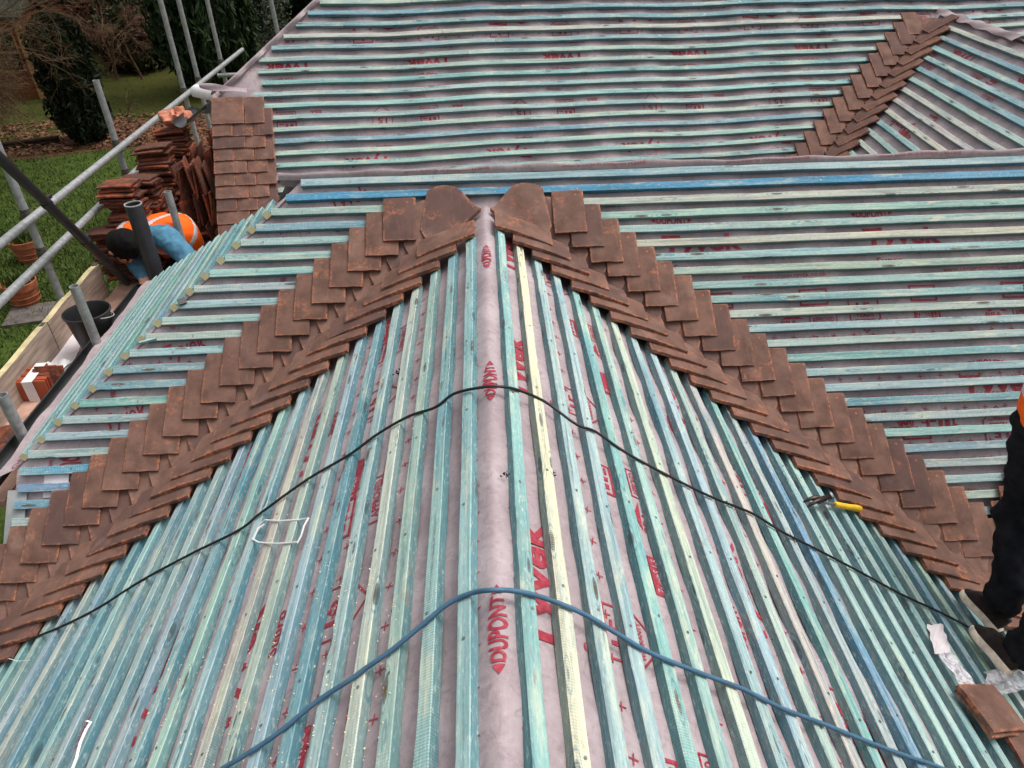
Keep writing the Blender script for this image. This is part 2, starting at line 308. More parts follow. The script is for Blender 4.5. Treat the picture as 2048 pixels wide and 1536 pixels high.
def locM(P): r = P - O_M; return r.dot(uM), r.dot(wM)
HA, HB = onM(565, 388), onM(15, 935)
uH = V((sin(-.027), cos(-.027), 0)); nH = (HB - HA).cross(uH).normalized(); nH = nH if nH.z > 0 else -nH
wH = nH.cross(uH); wH = wH if wH.z < 0 else -wH        # down slope
HF = on_plane(299, 560, HA, nH)                        # far foot of the hip slope
def waveU(u): return .010 * sin(u * 2.3 + .6) + .006 * sin(u * 5.1 + 2)
def hipu(v):                                            # u of the hip on the main plane
    a, b = locM(HA), locM(HB); return a[0] + (v - a[1]) / (b[1] - a[1]) * (b[0] - a[0])
# ------------------------------------------------------------------ lettering
GC = {}
def glyphs(txt, bold=.012, cond=1.0):
    k = (txt, bold, cond)
    if k in GC: return GC[k]
    cu = bpy.data.curves.new('lettering', 'FONT'); cu.body = txt; cu.size = 1; cu.offset = bold; cu.resolution_u = 3; cu.space_character = 1.02
    ob = bpy.data.objects.new('lettering', cu); COL.objects.link(ob); dg = bpy.context.evaluated_depsgraph_get(); dg.update()
    me = bpy.data.meshes.new_from_object(ob.evaluated_get(dg))
    if cond != 1.0:         # cut into narrow bands so that it can follow a rounded ridge
        bm = bmesh.new(); bm.from_mesh(me); ys = [p.co.y for p in bm.verts]; a_, b_ = min(ys), max(ys)
        for i in range(1, 10): bmesh.ops.bisect_plane(bm, geom=bm.verts[:] + bm.edges[:] + bm.faces[:], plane_co=(0, lerp(a_, b_, i / 10), 0), plane_no=(0, 1, 0))
        bm.to_mesh(me); bm.free()
    vs = [(p.co.x, p.co.y) for p in me.vertices]; fs = [tuple(p.vertices) for p in me.polygons]
    bpy.data.objects.remove(ob); bpy.data.curves.remove(cu); bpy.data.meshes.remove(me)
    x0 = min(p[0] for p in vs); x1 = max(p[0] for p in vs); y0 = min(p[1] for p in vs); y1 = max(p[1] for p in vs)
    vs = [((x - x0) / (x1 - x0), (y - y0) / (y1 - y0)) for x, y in vs]; GC[k] = (vs, fs); return GC[k]
def rect_strip(pts, t):     # outline strip along a closed polygon
    n = len(pts); vs = []; fs = []
    for i in range(n):
        a, b = pts[i], pts[(i + 1) % n]; dx, dy = b[0] - a[0], b[1] - a[1]; L = math.hypot(dx, dy); nx, ny = -dy / L * t / 2, dx / L * t / 2
        ex, ey = dx / L * t / 2, dy / L * t / 2; k = len(vs)
        vs += [(a[0] + nx - ex, a[1] + ny - ey), (b[0] + nx + ex, b[1] + ny + ey), (b[0] - nx + ex, b[1] - ny + ey), (a[0] - nx - ex, a[1] - ny - ey)]; fs.append((k, k + 1, k + 2, k + 3))
    return vs, fs
class Printer:
    """collects flat ink shapes in sheet coordinates; surf(a,b,h) gives the point"""
    def __init__(s, mb, surf, inside): s.mb, s.surf, s.inside = mb, surf, inside
    def put(s, geo, at, tx, ty, m=1, h=.0026):
        vs, fs = geo; P = [(at[0] + x * tx[0] + y * ty[0], at[1] + x * tx[1] + y * ty[1]) for x, y in vs]
        for q in (P[0], P[len(P) // 2], P[-1]):
            if not s.inside(*q): return
        s.mb.add([s.surf(a, b, h) for a, b in P], fs, m)
    def text(s, t, at, w_, h_, tx, ty, bold=.012, m=1):    # at = lower-left corner
        vs, fs = glyphs(t, bold); s.put(([(x * w_, y * h_) for x, y in vs], fs), at, tx, ty, m)
    def oval(s, at, w_, h_, tx, ty, cond=1.0):
        vs, fs = glyphs("DUPONT", .03, cond); W = w_ * .74
        s.put(([((x - .5) * W, (y - .5) * h_ * (1 - .42 * (2 * x - 1) ** 2)) for x, y in vs], fs), at, tx, ty)
        for sg in (-1, 1):
            n = 8; pts = []
            for i in range(n + 1): yy = -1 + 2 * i / n; pts.append((sg * (w_ * .395), yy * h_ * .27))
            for i in range(n + 1): yy = 1 - 2 * i / n; pts.append((sg * (w_ * .395 + w_ * .105 * (1 - abs(yy)) ** .8), yy * h_ * .27))
            s.put((pts, [tuple(range(len(pts)))]), at, tx, ty)
    def box(s, at, w_, h_, tx, ty, t, txt, fill=False):
        if fill:
            s.put(([(0, 0), (w_, 0), (w_, h_), (0, h_)], [(0, 1, 2, 3)]), at, tx, ty)
            vs, fs = glyphs(txt, .015); s.put(([(w_ * .08 + x * w_ * .84, h_ * .2 + y * h_ * .6) for x, y in vs], fs), at, tx, ty, 0, .0038)
        else:
            s.put(rect_strip([(0, 0), (w_, 0), (w_, h_), (0, h_)], t), at, tx, ty)
            vs, fs = glyphs(txt, .015); s.put(([(w_ * .1 + x * w_ * .8, h_ * .22 + y * h_ * .56) for x, y in vs], fs), at, tx, ty)
    def shield(s, at, w_, h_, tx, ty):
        s.put(rect_strip([(-w_ * .5, h_), (w_ * .5, h_), (w_ * .5, h_ * .4), (0, 0), (-w_ * .5, h_ * .4)], .006), at, tx, ty)
        for t, x, y, a, b in (("15", -.24, .62, .48, .28), ("YEARS", -.3, .46, .6, .11), ("WARRANTY", -.36, .32, .72, .09)):
            vs, fs = glyphs(t, .02); s.put(([(x * w_ + p * a * w_, y * h_ + q * b * h_) for p, q in vs], fs), at, tx, ty)
    def bba(s, at, w_, h_, tx, ty):
        s.text("BBA", at, w_ * .62, h_ * .5, tx, ty, .02)
        s.put(([(0, h_ * .6), (w_ * .9, h_ * .6), (w_ * .45, h_ * 1.1)], [(0, 1, 2)]), at, tx, ty)
    def tag_box(s, at, w_, h_, tx, ty):
        s.put(rect_strip([(0, 0), (w_, 0), (w_, h_), (0, h_)], .009), at, tx, ty)
        s.put(([(w_ * .15, h_ * .2), (w_ * .32, h_ * .2), (w_ * .32, h_ * .62), (w_ * .15, h_ * .62)], [(0, 1, 2, 3)]), at, tx, ty)
        s.put(([(w_ * .42, h_ * .2), (w_ * .56, h_ * .2), (w_ * .56, h_ * .8), (w_ * .42, h_ * .7)], [(0, 1, 2, 3)]), at, tx, ty)
        s.put(([(w_ * .66, h_ * .2), (w_ * .9, h_ * .2), (w_ * .9, h_ * .32), (w_ * .66, h_ * .32)], [(0, 1, 2, 3)]), at, tx, ty)
    def pluses(s, a0, a1, b, step, sz=.013, along=0, t=.0032):
        n = int((a1 - a0) / step)
        for i in range(n):
            q = a0 + (i + .5) * step; p = (q, b) if along == 0 else (b, q); r = random.uniform(-.25, .25); tx = (cos(r), sin(r)); ty = (-sin(r), cos(r))
            s.put(([(-sz, -t / 2), (sz, -t / 2), (sz, t / 2), (-sz, t / 2)], [(0, 1, 2, 3)]), p, tx, ty)
            s.put(([(-t / 2, t / 2), (t / 2, t / 2), (t / 2, sz), (-t / 2, sz)], [(0, 1, 2, 3)]), p, tx, ty)
            s.put(([(-t / 2, -sz), (t / 2, -sz), (t / 2, -t / 2), (-t / 2, -t / 2)], [(0, 1, 2, 3)]), p, tx, ty)
def roll(pr, b, sg, a0, a1, per, ph):
    """one width of membrane; b = top of the roll (in up-slope coordinate), sg=1 upright, -1 upside down; distances from roll top"""
    tx, ty = (sg, 0), (0, sg)
    def y(d): return b - d if sg > 0 else b - 1.5 + d
    k0 = int((a0 - ph) / per) - 1; k1 = int((a1 - ph) / per) + 1
    for k in range(k0, k1 + 1):
        a = ph + k * per; A = (lambda d: a + d) if sg > 0 else (lambda d: a + per - d)
        pr.oval((A(.11), y(.135)), .21, .045, tx, ty)
        pr.text("Tyvek", (A(.05), y(.33)), .40, .115, tx, ty, .03)
        pr.text("Supro", (A(.10), y(.41)), .13, .04, tx, ty, .015)
        pr.text("www.construction.tyvek.co.uk", (A(.43), y(.463)), .42, .03, tx, ty, .0)
        pr.tag_box((A(.71), y(.60)), .13, .075, tx, ty)
        pr.bba((A(.60), y(.70)), .13, .05, tx, ty); pr.box((A(.745), y(.70)), .13, .045, tx, ty, .005, "APPROVED")
        pr.shield((A(1.02), y(.75)), .15, .17, tx, ty)
        pr.box((A(.24), y(.70)), .14, .05, tx, ty, .005, "ZONES 1-5", True); pr.tag_box((A(.24), y(.60)), .13, .075, tx, ty)
        pr.text("BS5534 compliant in all wind zones", (A(.35), y(.79)), .5, .022, tx, ty, .0)
        pr.put(([(x * .02 + e, yy) for x in range(0, 12, 2) for e in (0, .012) for yy in (0, .004)], [(i * 4, i * 4 + 2, i * 4 + 3, i * 4 + 1) for i in range(6)]), (A(.03), y(.785)), tx, ty)
        pr.text("Overlap", (A(.2), y(.87)), .1, .025, tx, ty, .0)
        pr.oval((A(.55), y(.93)), .21, .045, tx, ty)
        pr.text("Tyvek", (A(.42), y(1.10)), .40, .115, tx, ty, .03)
        pr.text("Supro", (A(.5), y(1.20)), .13, .04, tx, ty, .015)
        pr.tag_box((A(.1), y(1.28)), .13, .075, tx, ty); pr.bba((A(.3), y(1.27)), .13, .05, tx, ty); pr.shield((A(.9), y(1.32)), .15, .17, tx, ty)
        pr.text("www.construction.tyvek.co.uk", (A(.1), y(1.4)), .42, .03, tx, ty, .0)
    for d in (.19, .345, .55, .64, .76, .98, 1.14, 1.3): pr.pluses(a0, a1, y(d), .098)
# ------------------------------------------------------------------ the house: walls, membranes, gutter
house = empty('house', (0, 3.2, -3.4), "brick bungalow with its roof stripped to grey underlay and blue-green battens", "house")
def lump(a, b, k=1.0): return k * (.0022 * sin(a * 17.3 + b * 5.1) + .002 * sin(a * 7.7 - b * 13.9 + 1.3) + .0016 * sin(a * 31 + b * 29))
def row_sheet(mb, surf, rows, nu):
    """rows: list of (b, amin, amax)"""
    vs = [surf(lerp(a0, a1, i / nu), b, 0) for b, a0, a1 in rows for i in range(nu + 1)]
    mb.add(vs, [(j * (nu + 1) + i, j * (nu + 1) + i + 1, (j + 1) * (nu + 1) + i + 1, (j + 1) * (nu + 1) + i) for j in range(len(rows) - 1) for i in range(nu)], 0)
MD = BH - .002
# main slope (b = -v, up slope)
def surfM(a, b, h): return PM(a, -b, -MD + h + lump(a, b) - .004 * (1 - cos(a * 2 * pi / .41)))
def limM(v): return (hipu(v) if v < 1.235 else -2.19), 4.2
mb = MB(); rows = []
vv = -.165
while vv < 2.35: lo_, hi_ = limM(vv); rows.append((-vv, lo_, hi_)); vv += .035
row_sheet(mb, surfM, rows, 150)
pr = Printer(mb, surfM, lambda a, b: -.14 < -b < 2.2 and limM(-b)[0] + .02 < a < 4.1)
class HalfPrinter(Printer): pass
prR = Printer(mb, surfM, lambda a, b: -.14 < -b < 2.2 and 1.097 * max(-b, 0) + .05 < a < 4.1)
roll(prR, 0, 1, .05, 4.1, 1.018, .815)
roll(prR, -.96, -1, .9, 4.1, 1.018, 1.27)
prL = Printer(mb, surfM, lambda a, b: -.14 < -b < 2.2 and limM(-b)[0] + .03 < a < -1.128 * max(-b, 0) - .02)
for k in range(6):      # left of the valley the sheet was laid on its side
    a = -.75 - k * .26
    for j in range(7):
        b = -.05 - j * .21 - (k % 2) * .1
        prL.text(("Tyvek", "Supro", "BBA", "Tyvek", "Overlap", "DUPONT")[(k + j) % 6], (a, b), .03 if (k + j) % 3 else .2, .10 if (k + j) % 3 == 0 else .025, (0, -1) if (k + j) % 3 else (.94, .34), (1, 0) if (k + j) % 3 else (-.34, .94), .015)
for d in (.13, .34, .55, .76, .97, 1.18): prL.pluses(-2.2, -.2, -d, .14)
prL.oval((-1.98, -1.09), .24, .13, (0, -1), (1, 0)); prL.oval((-1.95, -1.27), .24, .11, (0, -1), (1, 0))
mb.build('roof_membrane', [M['membrane'], M['ink']], house, 40)
# ridge fold of the front main slope: pale curled strip, and the rear slope behind it
mb = MB()
def fold(a, b):
    u = lerp(-1.02, 4.2, a); e = .006 * sin(u * 9) + .004 * sin(u * 23 + 1) + .006 * sin(u * 3.1)
    q = b * 1.5; base = PM(u, -.140 - .034 * min(q, 1) - .5 * e * q, -.012 + .020 * sin(min(q, 1) * pi * .62) + e * .6)
    if q > 1: base = base + V((0, .05 * (q - 1), -.16 * (q - 1)))
    return base
mb.grid(fold, 160, 10)
def surfF(a, b, h): u = lerp(-1.0, 4.2, a); return fold(a, b) + nM * (h + .002)
prF = Printer(mb, surfF, lambda a, b: 0 < a < 1 and 0 < b < 1)
for a in (.12, .27, .43, .58, .72, .86): prF.text("BS5534 compliant in all wind zones", (a + .08, .2), .08, .25, (-1, 0), (0, 1) if False else (0, 1), .0)
mb.build('ridge_fold_membrane', [M['membrane'], M['ink']], house, 50)
mb = MB(); pk = PM(-1.0, -.2); pr4 = PM(4.2, -.2)
mb.add([PM(-.97, -.17, -.03), PM(4.2, -.17, -.03), V((4.2, 4.75, -.95)), V((-.5, 4.5, -.85)), HF + V((.12, -.04, -.06)), lerp(HA, HF, .12) + V((.04, -.02, -.05))], [(0, 1, 2), (0, 2, 3), (0, 3, 5), (3, 4, 5)]); mb.build('rear_slope_membrane', M['membrane'], house)
# wing: one sheet draped over its ridge. a = Y, b = -q (up = towards -x)
def surfW(a, b, h):
    q = -b; th = thR if q > 0 else thL
    x = q * cos(th); z = -sin(th) * math.sqrt(q * q + .0016) - .034 + .016 * math.exp(-(q / .05) ** 2)
    n_ = V((sin(th) * (1 if q > 0 else -1) * min(1, abs(q) / .04), 0, cos(th)))
    return V((x, a, z)) + n_ * (h + lump(a, q, .8) - .003 * (1 - cos(a * 2 * pi / .4)) * min(1, abs(q) / .1))
mb = MB(); rows = []
q = -2.75
while q < 2.76: rows.append((-q, -1.3, 3.47 - (.5435 if q > 0 else .549) * abs(q))); q += .007 if abs(q) < .13 else .045
row_sheet(mb, surfW, rows, 110)
prW = Printer(mb, surfW, lambda a, b: -1.2 < a < 3.36 - .548 * abs(b) and abs(b) < 2.6)
UPX = (0, -1)     # not used
TX, TY = (1, 0), (0, 1)
def Wt(q, Y): return (Y, -q)
for k in range(-2, 3):      # repeats up the ridge line, period from the photograph
    Y = .975 + k * .945
    prW.oval(Wt(-.004, Y), .23, .056, TX, TY, 2.0)
    prW.text("Tyvek", Wt(.175, Y - .03), .40, .115, TX, TY, .03)
    prW.text("Supro", Wt(.27, Y + .02), .13, .04, TX, TY, .015)
    prW.shield(Wt(.47, Y + .1), .15, .17, TX, TY)
    prW.bba(Wt(.55, Y + .52), .13, .05, TX, TY); prW.box(Wt(.55, Y + .66), .13, .045, TX, TY, .005, "APPROVED"); prW.tag_box(Wt(.43, Y + .62), .13, .075, TX, TY)
    prW.box(Wt(.55, Y + .28), .14, .045, TX, TY, .005, "ZONES 1-5", True)
    prW.text("www.construction.tyvek.co.uk", Wt(.68, Y + .3), .42, .03, TX, TY, .0)
    prW.oval(Wt(.79, Y + .28), .21, .05, TX, TY); prW.text("Tyvek", Wt(.935, Y + .24), .40, .115, TX, TY, .03)
    prW.text("www.construction.tyvek.co.uk", Wt(1.1, Y + .2), .42, .03, TX, TY, .0); prW.shield(Wt(1.22, Y + .1), .15, .17, TX, TY)
    prW.tag_box(Wt(1.28, Y - .1), .13, .075, TX, TY); prW.text("Tyvek", Wt(1.62, Y - .1), .4, .115, TX, TY, .03); prW.oval(Wt(1.44, Y + .5), .21, .05, TX, TY)
    # left side
    prW.box(Wt(-.40, Y + .55), .2, .05, TX, TY, .006, "APPROVED"); prW.tag_box(Wt(-.52, Y + .55), .16, .085, TX, TY)
    prW.shield(Wt(-.40, Y + .27), .17, .17, TX, TY)
    prW.text("Supro", Wt(-.70, Y + .22), .15, .045, TX, TY, .015); prW.text("Tyvek", Wt(-.79, Y + .02), .42, .12, TX, TY, .03)
    prW.text("www.construction.tyvek.co.uk", Wt(-.96, Y + .3), .42, .03, TX, TY, .0); prW.oval(Wt(-1.07, Y + .28), .21, .05, TX, TY)
    prW.text("Tyvek", Wt(-1.18, Y + .1), .42, .12, TX, TY, .03); prW.shield(Wt(-1.45, Y + .3), .15, .17, TX, TY)
    prW.box(Wt(-.36, Y - .24), .2, .05, TX, TY, .006, "ARTMOURCUT"); prW.box(Wt(-.52, Y - .24), .2, .06, TX, TY, .006, "Hoechst", True)
for q, st in ((-.062, .1), (-.185, .11), (-.30, .11), (-.33, .12), (-.52, .12), (-.62, .12), (.055, .12), (.31, .12), (.60, .13), (-.9, .13), (1.0, .13)): prW.pluses(-1.1, 3.3, -q, st, along=0)
mb.build('roof_membrane', [M['membrane'], M['ink']], house, 50)
# upper roof
vUmin, vUmax = -1.0, 2.3
hu1, hu2 = locU(onU(630, 0)), locU(onU(430, 190))
def limU(v):
    lo_ = hu1[0] + (v - hu1[1]) / (hu2[1] - hu1[1]) * (hu2[0] - hu1[0]) if v < hu2[1] else hu2[0] - .02
    return lo_, 6.2
def surfU(a, b, h): return PU(a, -b, -MD + h + waveU(a) + lump(a, b) - .006 * (1 - cos(a * 2 * pi / .45)))
mb = MB(); rows = []; vv = vUmin
while vv < vUmax: l_, h_ = limU(vv); rows.append((-vv, l_, h_)); vv += .04
row_sheet(mb, surfU, rows, 150)
prU = Printer(mb, surfU, lambda a, b: limU(-b)[0] + .04 < a < 6 and vUmin < -b < 2.1)
tx, ty = (-1, 0), (0, -1)
for k in range(-3, 6):
    a = -1.183 + k * 1.10
    def I(d): return a + d
    for (t, d, v, W_, H_, bo) in (("Tyvek", .0, 1.30, .36, .105, .03), ("Tyvek", .55, .47, .36, .105, .03), ("Supro", .25, 1.22, .13, .04, .015), ("Supro", .8, .37, .13, .04, .015), ("www.construction.tyvek.co.uk", .0, 1.13, .42, .03, 0), ("www.construction.tyvek.co.uk", .5, .37, .42, .03, 0), ("BS5534 compliant in all wind zones", .6, .73, .5, .022, 0), ("Overlap", .55, .80, .12, .03, 0)):
        prU.text(t, (I(d) + W_, -(v - .0)), W_, H_, tx, ty, bo)
    prU.oval((I(.68), -.645), .23, .05, tx, ty); prU.oval((I(.24), -1.46), .23, .05, tx, ty)
    prU.box((I(.62) + .14, -.915), .14, .055, tx, ty, .005, "APPROVED"); prU.bba((I(.82) + .14, -.915), .14, .05, tx, ty); prU.shield((I(.32), -.89), .15, .17, tx, ty); prU.tag_box((I(.62) + .14, -1.0), .14, .07, tx, ty)
    prU.box((I(.15) + .15, -.16), .15, .06, tx, ty, .005, "ZONES 1-5", True); prU.tag_box((I(.15) + .15, -.25), .15, .08, tx, ty); prU.shield((I(.75), -.16), .16, .17, tx, ty); prU.bba((I(.35) + .14, -.16), .14, .05, tx, ty)
for d in (.1, .31, .55, .85, 1.05, 1.37): prU.pluses(-2, 5, -d, .11)
mb.build('roof_membrane', [M['membrane'], M['ink']], house, 40)
# hip slope
fA = (HB - HA)
outH = V((-uH.y, uH.x, 0))
def surfH(a, b, h):
    d = -b; e = max(0, d - hb[1]); d = min(d, hb[1])
    return HA + uH * a + wH * d + nH * (-MD + h + lump(a, b)) + outH * e + V((0, 0, -.16 * e + .012 * sin(a * 9) * e / .2))
def locH(P): r = P - HA; return r.dot(uH), r.dot(wH)
hb, hf = locH(HB), locH(HF)
wl = hb[1] + .085
mb = MB(); rows = []
for i in range(41):
    d = -.03 + (wl + .03) * i / 40; f_ = min(1, d / hb[1]); rows.append((-d, hb[0] * f_ + .01 - .5 * max(0, d - hb[1]), lerp(0, hf[0], min(1, d / hf[1])) + .03))
row_sheet(mb, surfH, rows, 50)
prH = Printer(mb, surfH, lambda a, b: True)
prH.text("Overlap", (hb[0] + .62, -(wl - .04)), .2, .035, (1, 0), (0, 1), 0); prH.text("Overlap", (hb[0] + .02, -(wl - .05)), .2, .035, (1, 0), (0, 1), 0); prH.text("Ohmine", (hb[0] + 1.05, -(wl - .06)), .2, .035, (1, 0), (0, 1), 0)
mb.build('roof_membrane', [M['membrane'], M['ink']], house, 40)
# gutter below the hip slope
mb = MB(); g0 = surfH(hb[0] - .35, -(wl + .052), -.03); g1_ = surfH(hf[0] + .06, -(wl + .052), -.03)
side = V((uH.y, -uH.x, 0))
def gut(a, b): th = pi + pi * a; return lerp(g0, g1_, b) + side * (-.052 * cos(th) * -1) + V((0, 0, .052 * sin(th)))
mb.grid(lambda a, b: lerp(g0, g1_, b) + side * (.052 * cos(pi + pi * a)) + V((0, 0, .055 * sin(pi + pi * a))), 14, 12)
mb.grid(lambda a, b: lerp(g0, g1_, b) + side * (.048 * cos(pi + pi * a)) + V((0, 0, .003 + .051 * sin(pi + pi * a))), 14, 12)
for P in (g0, g1_): mb.add([P + side * (.052 * cos(pi + pi * i / 12)) + V((0, 0, .055 * sin(pi + pi * i / 12))) for i in range(13)], [tuple(range(13))])
for sg in (-1, 1): mb.tube([g0 + side * .052 * sg, g1_ + side * .052 * sg], .005, 6)
for k in range(4): q = lerp(g0, g1_, .1 + k * .27); mb.tube([q + side * (.058 * cos(pi + pi * i / 8)) + V((0, 0, .06 * sin(pi + pi * i / 8))) for i in range(9)], .006, 6)
mb.build('gutter', M['black'], house, 60)
# walls, verge board
def wall(name, pts, m='brick'):
    mb = MB(); mb.add(pts, [tuple(range(len(pts)))]); return mb.build(name, M[m], house)
wx = -2.14; mb = MB()
mb.box((wx + .1, 3.45, -2.2), (.2, 2.0, 2.4)); mb.box((-1.75, 6.4, -2.25), (.2, 2.6, 2.3)); mb.box((0, -1.2, -2.6), (4.4, .2, 1.7)); mb.box((2.2, .2, -2.7), (.2, 2.8, 1.6)); mb.box((-2.1, .2, -2.7), (.2, 2.8, 1.6)); mb.box((4.1, 2.4, -2.6), (.2, 4.4, 1.8)); mb.box((2.9, 1.55, -2.8), (2.2, .2, 1.6))
mb.build('wall', M['brick'], house)
mb = MB()
mb.sheet(lambda a, b: (PM(lerp(-2.215, -2.13, a), lerp(1.33, 2.0, b), -.021 + .002 * sin(b * 9)), nM), 2, 14, .006)
mb.add([PM(-2.215, 1.33, -.02), PM(-2.215, 2.0, -.02), PM(-2.215, 2.0, -.02) - V((0, 0, .2)), PM(-2.215, 1.33, -.02) - V((0, 0, .2))], [(0, 1, 2, 3)])
mb.build('verge_board', M['greyplastic'], house)
mb = MB(); mb.sheet(lambda a, b: (PM(lerp(-2.06, -1.95, a), lerp(1.24, 1.37, b), -MD + .006), nM), 3, 3, .002); mb.build('paper_patch', M['whitedirty'], house)
# wing roof at upper right
W2 = V((.108, .994, 0)).normalized(); vA, vB = onU(1862, 45), onU(1660, 300); nW2 = (vB - vA).cross(W2).normalized(); nW2 = nW2 if nW2.z > 0 else -nW2
sW2 = nW2.cross(W2); sW2 = sW2 if sW2.z < 0 else -sW2            # down slope to the left
RP = on_plane(1885, 25, vA, nW2)
def PW2(a, d, h=0): return RP - W2 * a + sW2 * d + nW2 * h         # a = towards the camera, d = down slope
def locW2(P): r = P - RP; return -r.dot(W2), r.dot(sW2)
l1, l2 = locW2(vA), locW2(vB)
def valW2(d): return l1[0] + (d - l1[1]) / (l2[1] - l1[1]) * (l2[0] - l1[0])
def surfW2(a, b, h): return PW2(a, -b, -MD + h + lump(a, b) * 1.3)
mb = MB(); rows = [(-d_ * .05, valW2(d_ * .05) - .02, 3.6) for d_ in range(0, 36)]
row_sheet(mb, surfW2, rows, 60)
pW = Printer(mb, surfW2, lambda a, b: valW2(-b) + .2 < a < 2.5 and 0 < -b < 1.7)
for k in range(3):
    for (t, a, d, W_, H_) in (("Tyvek", .2 + k * 1.02, .85, .4, .115), ("Supro", .5 + k * 1.02, .72, .13, .04), ("Tyvek", .75 + k * 1.02, .2, .4, .115)): pW.text(t, (a + W_, -d), W_, H_, (-1, 0), (0, -1), .03)
    pW.oval((.55 + k * 1.02, -.95), .21, .045, (-1, 0), (0, -1)); pW.box((.45 + k * 1.02, -.32), .14, .06, (-1, 0), (0, -1), .005, "APPROVED"); pW.box((.85 + k * 1.02, -.42), .14, .06, (-1, 0), (0, -1), .005, "ZONES 1-5"); pW.bba((.65 + k * 1.02, -.32), .14, .05, (-1, 0), (0, -1)); pW.oval((.4 + k * 1.02, -.6), .21, .045, (-1, 0), (0, -1))
for d in (.1, .5, 1.1): pW.pluses(0, 2.5, -d, .11)
# far side of that ridge, and its ragged lap
mb.grid(lambda a, b: PW2(lerp(-.06, 2.6, a), 0, -.012) + V((.9 * b, .05 * b, -.7 * b + .012 * sin(a * 40) * (1 - b))), 40, 4)
mb.build('roof_membrane', [M['membrane'], M['ink']], house, 40)
mb = MB()
mb.grid(lambda a, b: PW2(lerp(-.16, 1.3, a), lerp(-.03, .03, b) + .006 * sin(a * 31 + b * 2), .006 + .02 * b * (1 - b) + .006 * sin(a * 23 + b * 3)), 60, 6); mb.build('ridge_fold_membrane', M['membrane'], house, 60)
# ragged membrane lap along the upper hip
mb = MB()
def lapU(a, b):
    v = lerp(hu1[1] - .35, hu2[1] + .05, a); u = limU(v)[0]; e = .012 * sin(a * 47) + .008 * sin(a * 19)
    return PU(u - .02 + b * (.055 + e), v, -.006 + .022 * sin(b * pi) + e * b)
mb.grid(lapU, 60, 6)
mb.grid(lambda a, b: PU(limU(lerp(hu1[1] - .5, hu2[1], a))[0] - .03, lerp(hu1[1] - .5, hu2[1], a), -.03) + V((-.12 * b, .1 * b, -.9 * b)), 20, 3)
mb.grid(lambda a, b: PU(hu2[0] - .10 + .34 * a, hu2[1] - .09 + .05 * a + .05 * b, .012 + .03 * sin(a * 5 + b * 3) * (1 - a) + .02 * b), 12, 5)
mb.build('hip_fold_membrane', M['membrane'], house, 60)
# ------------------------------------------------------------------ battens
PAL = [('pale teal', rgb(152, 198, 192), 6), ('sea green', rgb(158, 196, 182), 4), ('blue-green', rgb(126, 182, 182), 5), ('blue', rgb(106, 164, 188), 1), ('cream green', rgb(200, 200, 178), 1), ('grey-green', rgb(170, 190, 180), 3)]
PAL = [(a_, tuple(lerp(c_[i], (c_[0] + c_[1] + c_[2]) / 3, .32) * .84 for i in range(3)), k_) for a_, c_, k_ in PAL]
PW_ = [p for p in PAL for _ in range(p[2])]
BYN = {p[0]: p[1] for p in PAL}; BYN['pale yellow'] = rgb(216, 208, 176); BYN['strong blue'] = rgb(72, 138, 172)
def batten_mesh(L, wavef=None, seed=0, w_=BW, h_=BH):
    rnd = random.Random(seed); mb = MB(); n = max(2, int(L / .07)); b = .0022; ph = [rnd.uniform(0, 6) for _ in range(6)]; vs = []; e = []
    kn = [(rnd.uniform(0, L), rnd.choice((-1, 1))) for _ in range(int(L * .8) + 1)]
    for i in range(n + 1):
        x = L * i / n; dy = .0013 * sin(x * 3.1 + ph[0]) + .0006 * sin(x * 11 + ph[1]); dz = .0008 * sin(x * 4.3 + ph[2]) + (wavef(x) if wavef else 0)
        ww = w_ / 2 * (1 + .02 * sin(x * 7 + ph[3])); hh = h_ * (1 + .015 * sin(x * 9 + ph[4]))
        wr = .0018 * max(0, sin(x * 2.2 + ph[5]))      # waney edge
        yk = sum(.003 * math.exp(-((x - k) / .03) ** 2) * s for k, s in kn)
        prof = [(-ww + b, -h_), (ww - b, -h_), (ww, -h_ + b), (ww, -b - wr), (ww - b - wr, 0), (-ww + b, 0), (-ww, -b), (-ww, -h_ + b)]
        for k, (py, pz) in enumerate(prof): vs.append((x, py + dy + (yk if k in (3, 4) else 0), pz + dz + (hh - h_ if pz > -h_ / 2 else 0)))
    fs = [(i * 8 + j, (i + 1) * 8 + j, (i + 1) * 8 + (j + 1) % 8, i * 8 + (j + 1) % 8) for i in range(n) for j in range(8)]
    mb.add(vs, fs, 0); mb.add(vs[:8], [tuple(range(8))], 1); mb.add(vs[-8:], [tuple(range(7, -1, -1))], 1)
    x = rnd.uniform(.1, .3)
    while x < L - .05:                                  # nail heads
        zc = .0012 + .0008 * sin(x * 4.3 + ph[2]) + (wavef(x) if wavef else 0); yc = rnd.uniform(-.006, .006)
        mb.add([(x + .0042 * cos(q * pi / 4), yc + .0042 * sin(q * pi / 4), zc + .0006) for q in range(8)], [tuple(range(8))], 2); x += .41
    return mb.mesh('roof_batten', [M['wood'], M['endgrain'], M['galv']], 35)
SEED = [0]
def batten(P0, P1, up, N, label, group, colour=None, wavef=None, w_=BW):
    """top centre line from P0 to P1"""
    SEED[0] += 1; d = (P1 - P0); L = d.length; X = d.normalized(); Z = (N - X * N.dot(X)).normalized(); Yv = Z.cross(X)
    nm, c = (colour, BYN[colour]) if colour else random.choice(PW_)[:2]
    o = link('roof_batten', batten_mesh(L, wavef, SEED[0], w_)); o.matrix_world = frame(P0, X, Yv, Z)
    j = [random.uniform(.9, 1.1) for _ in range(3)]; o.color = tuple(min(1, c[i] * j[i]) for i in range(3)) + (1,)
    tag(o, label.replace('COL', nm), 'batten', group)
    return o
upM = -wM
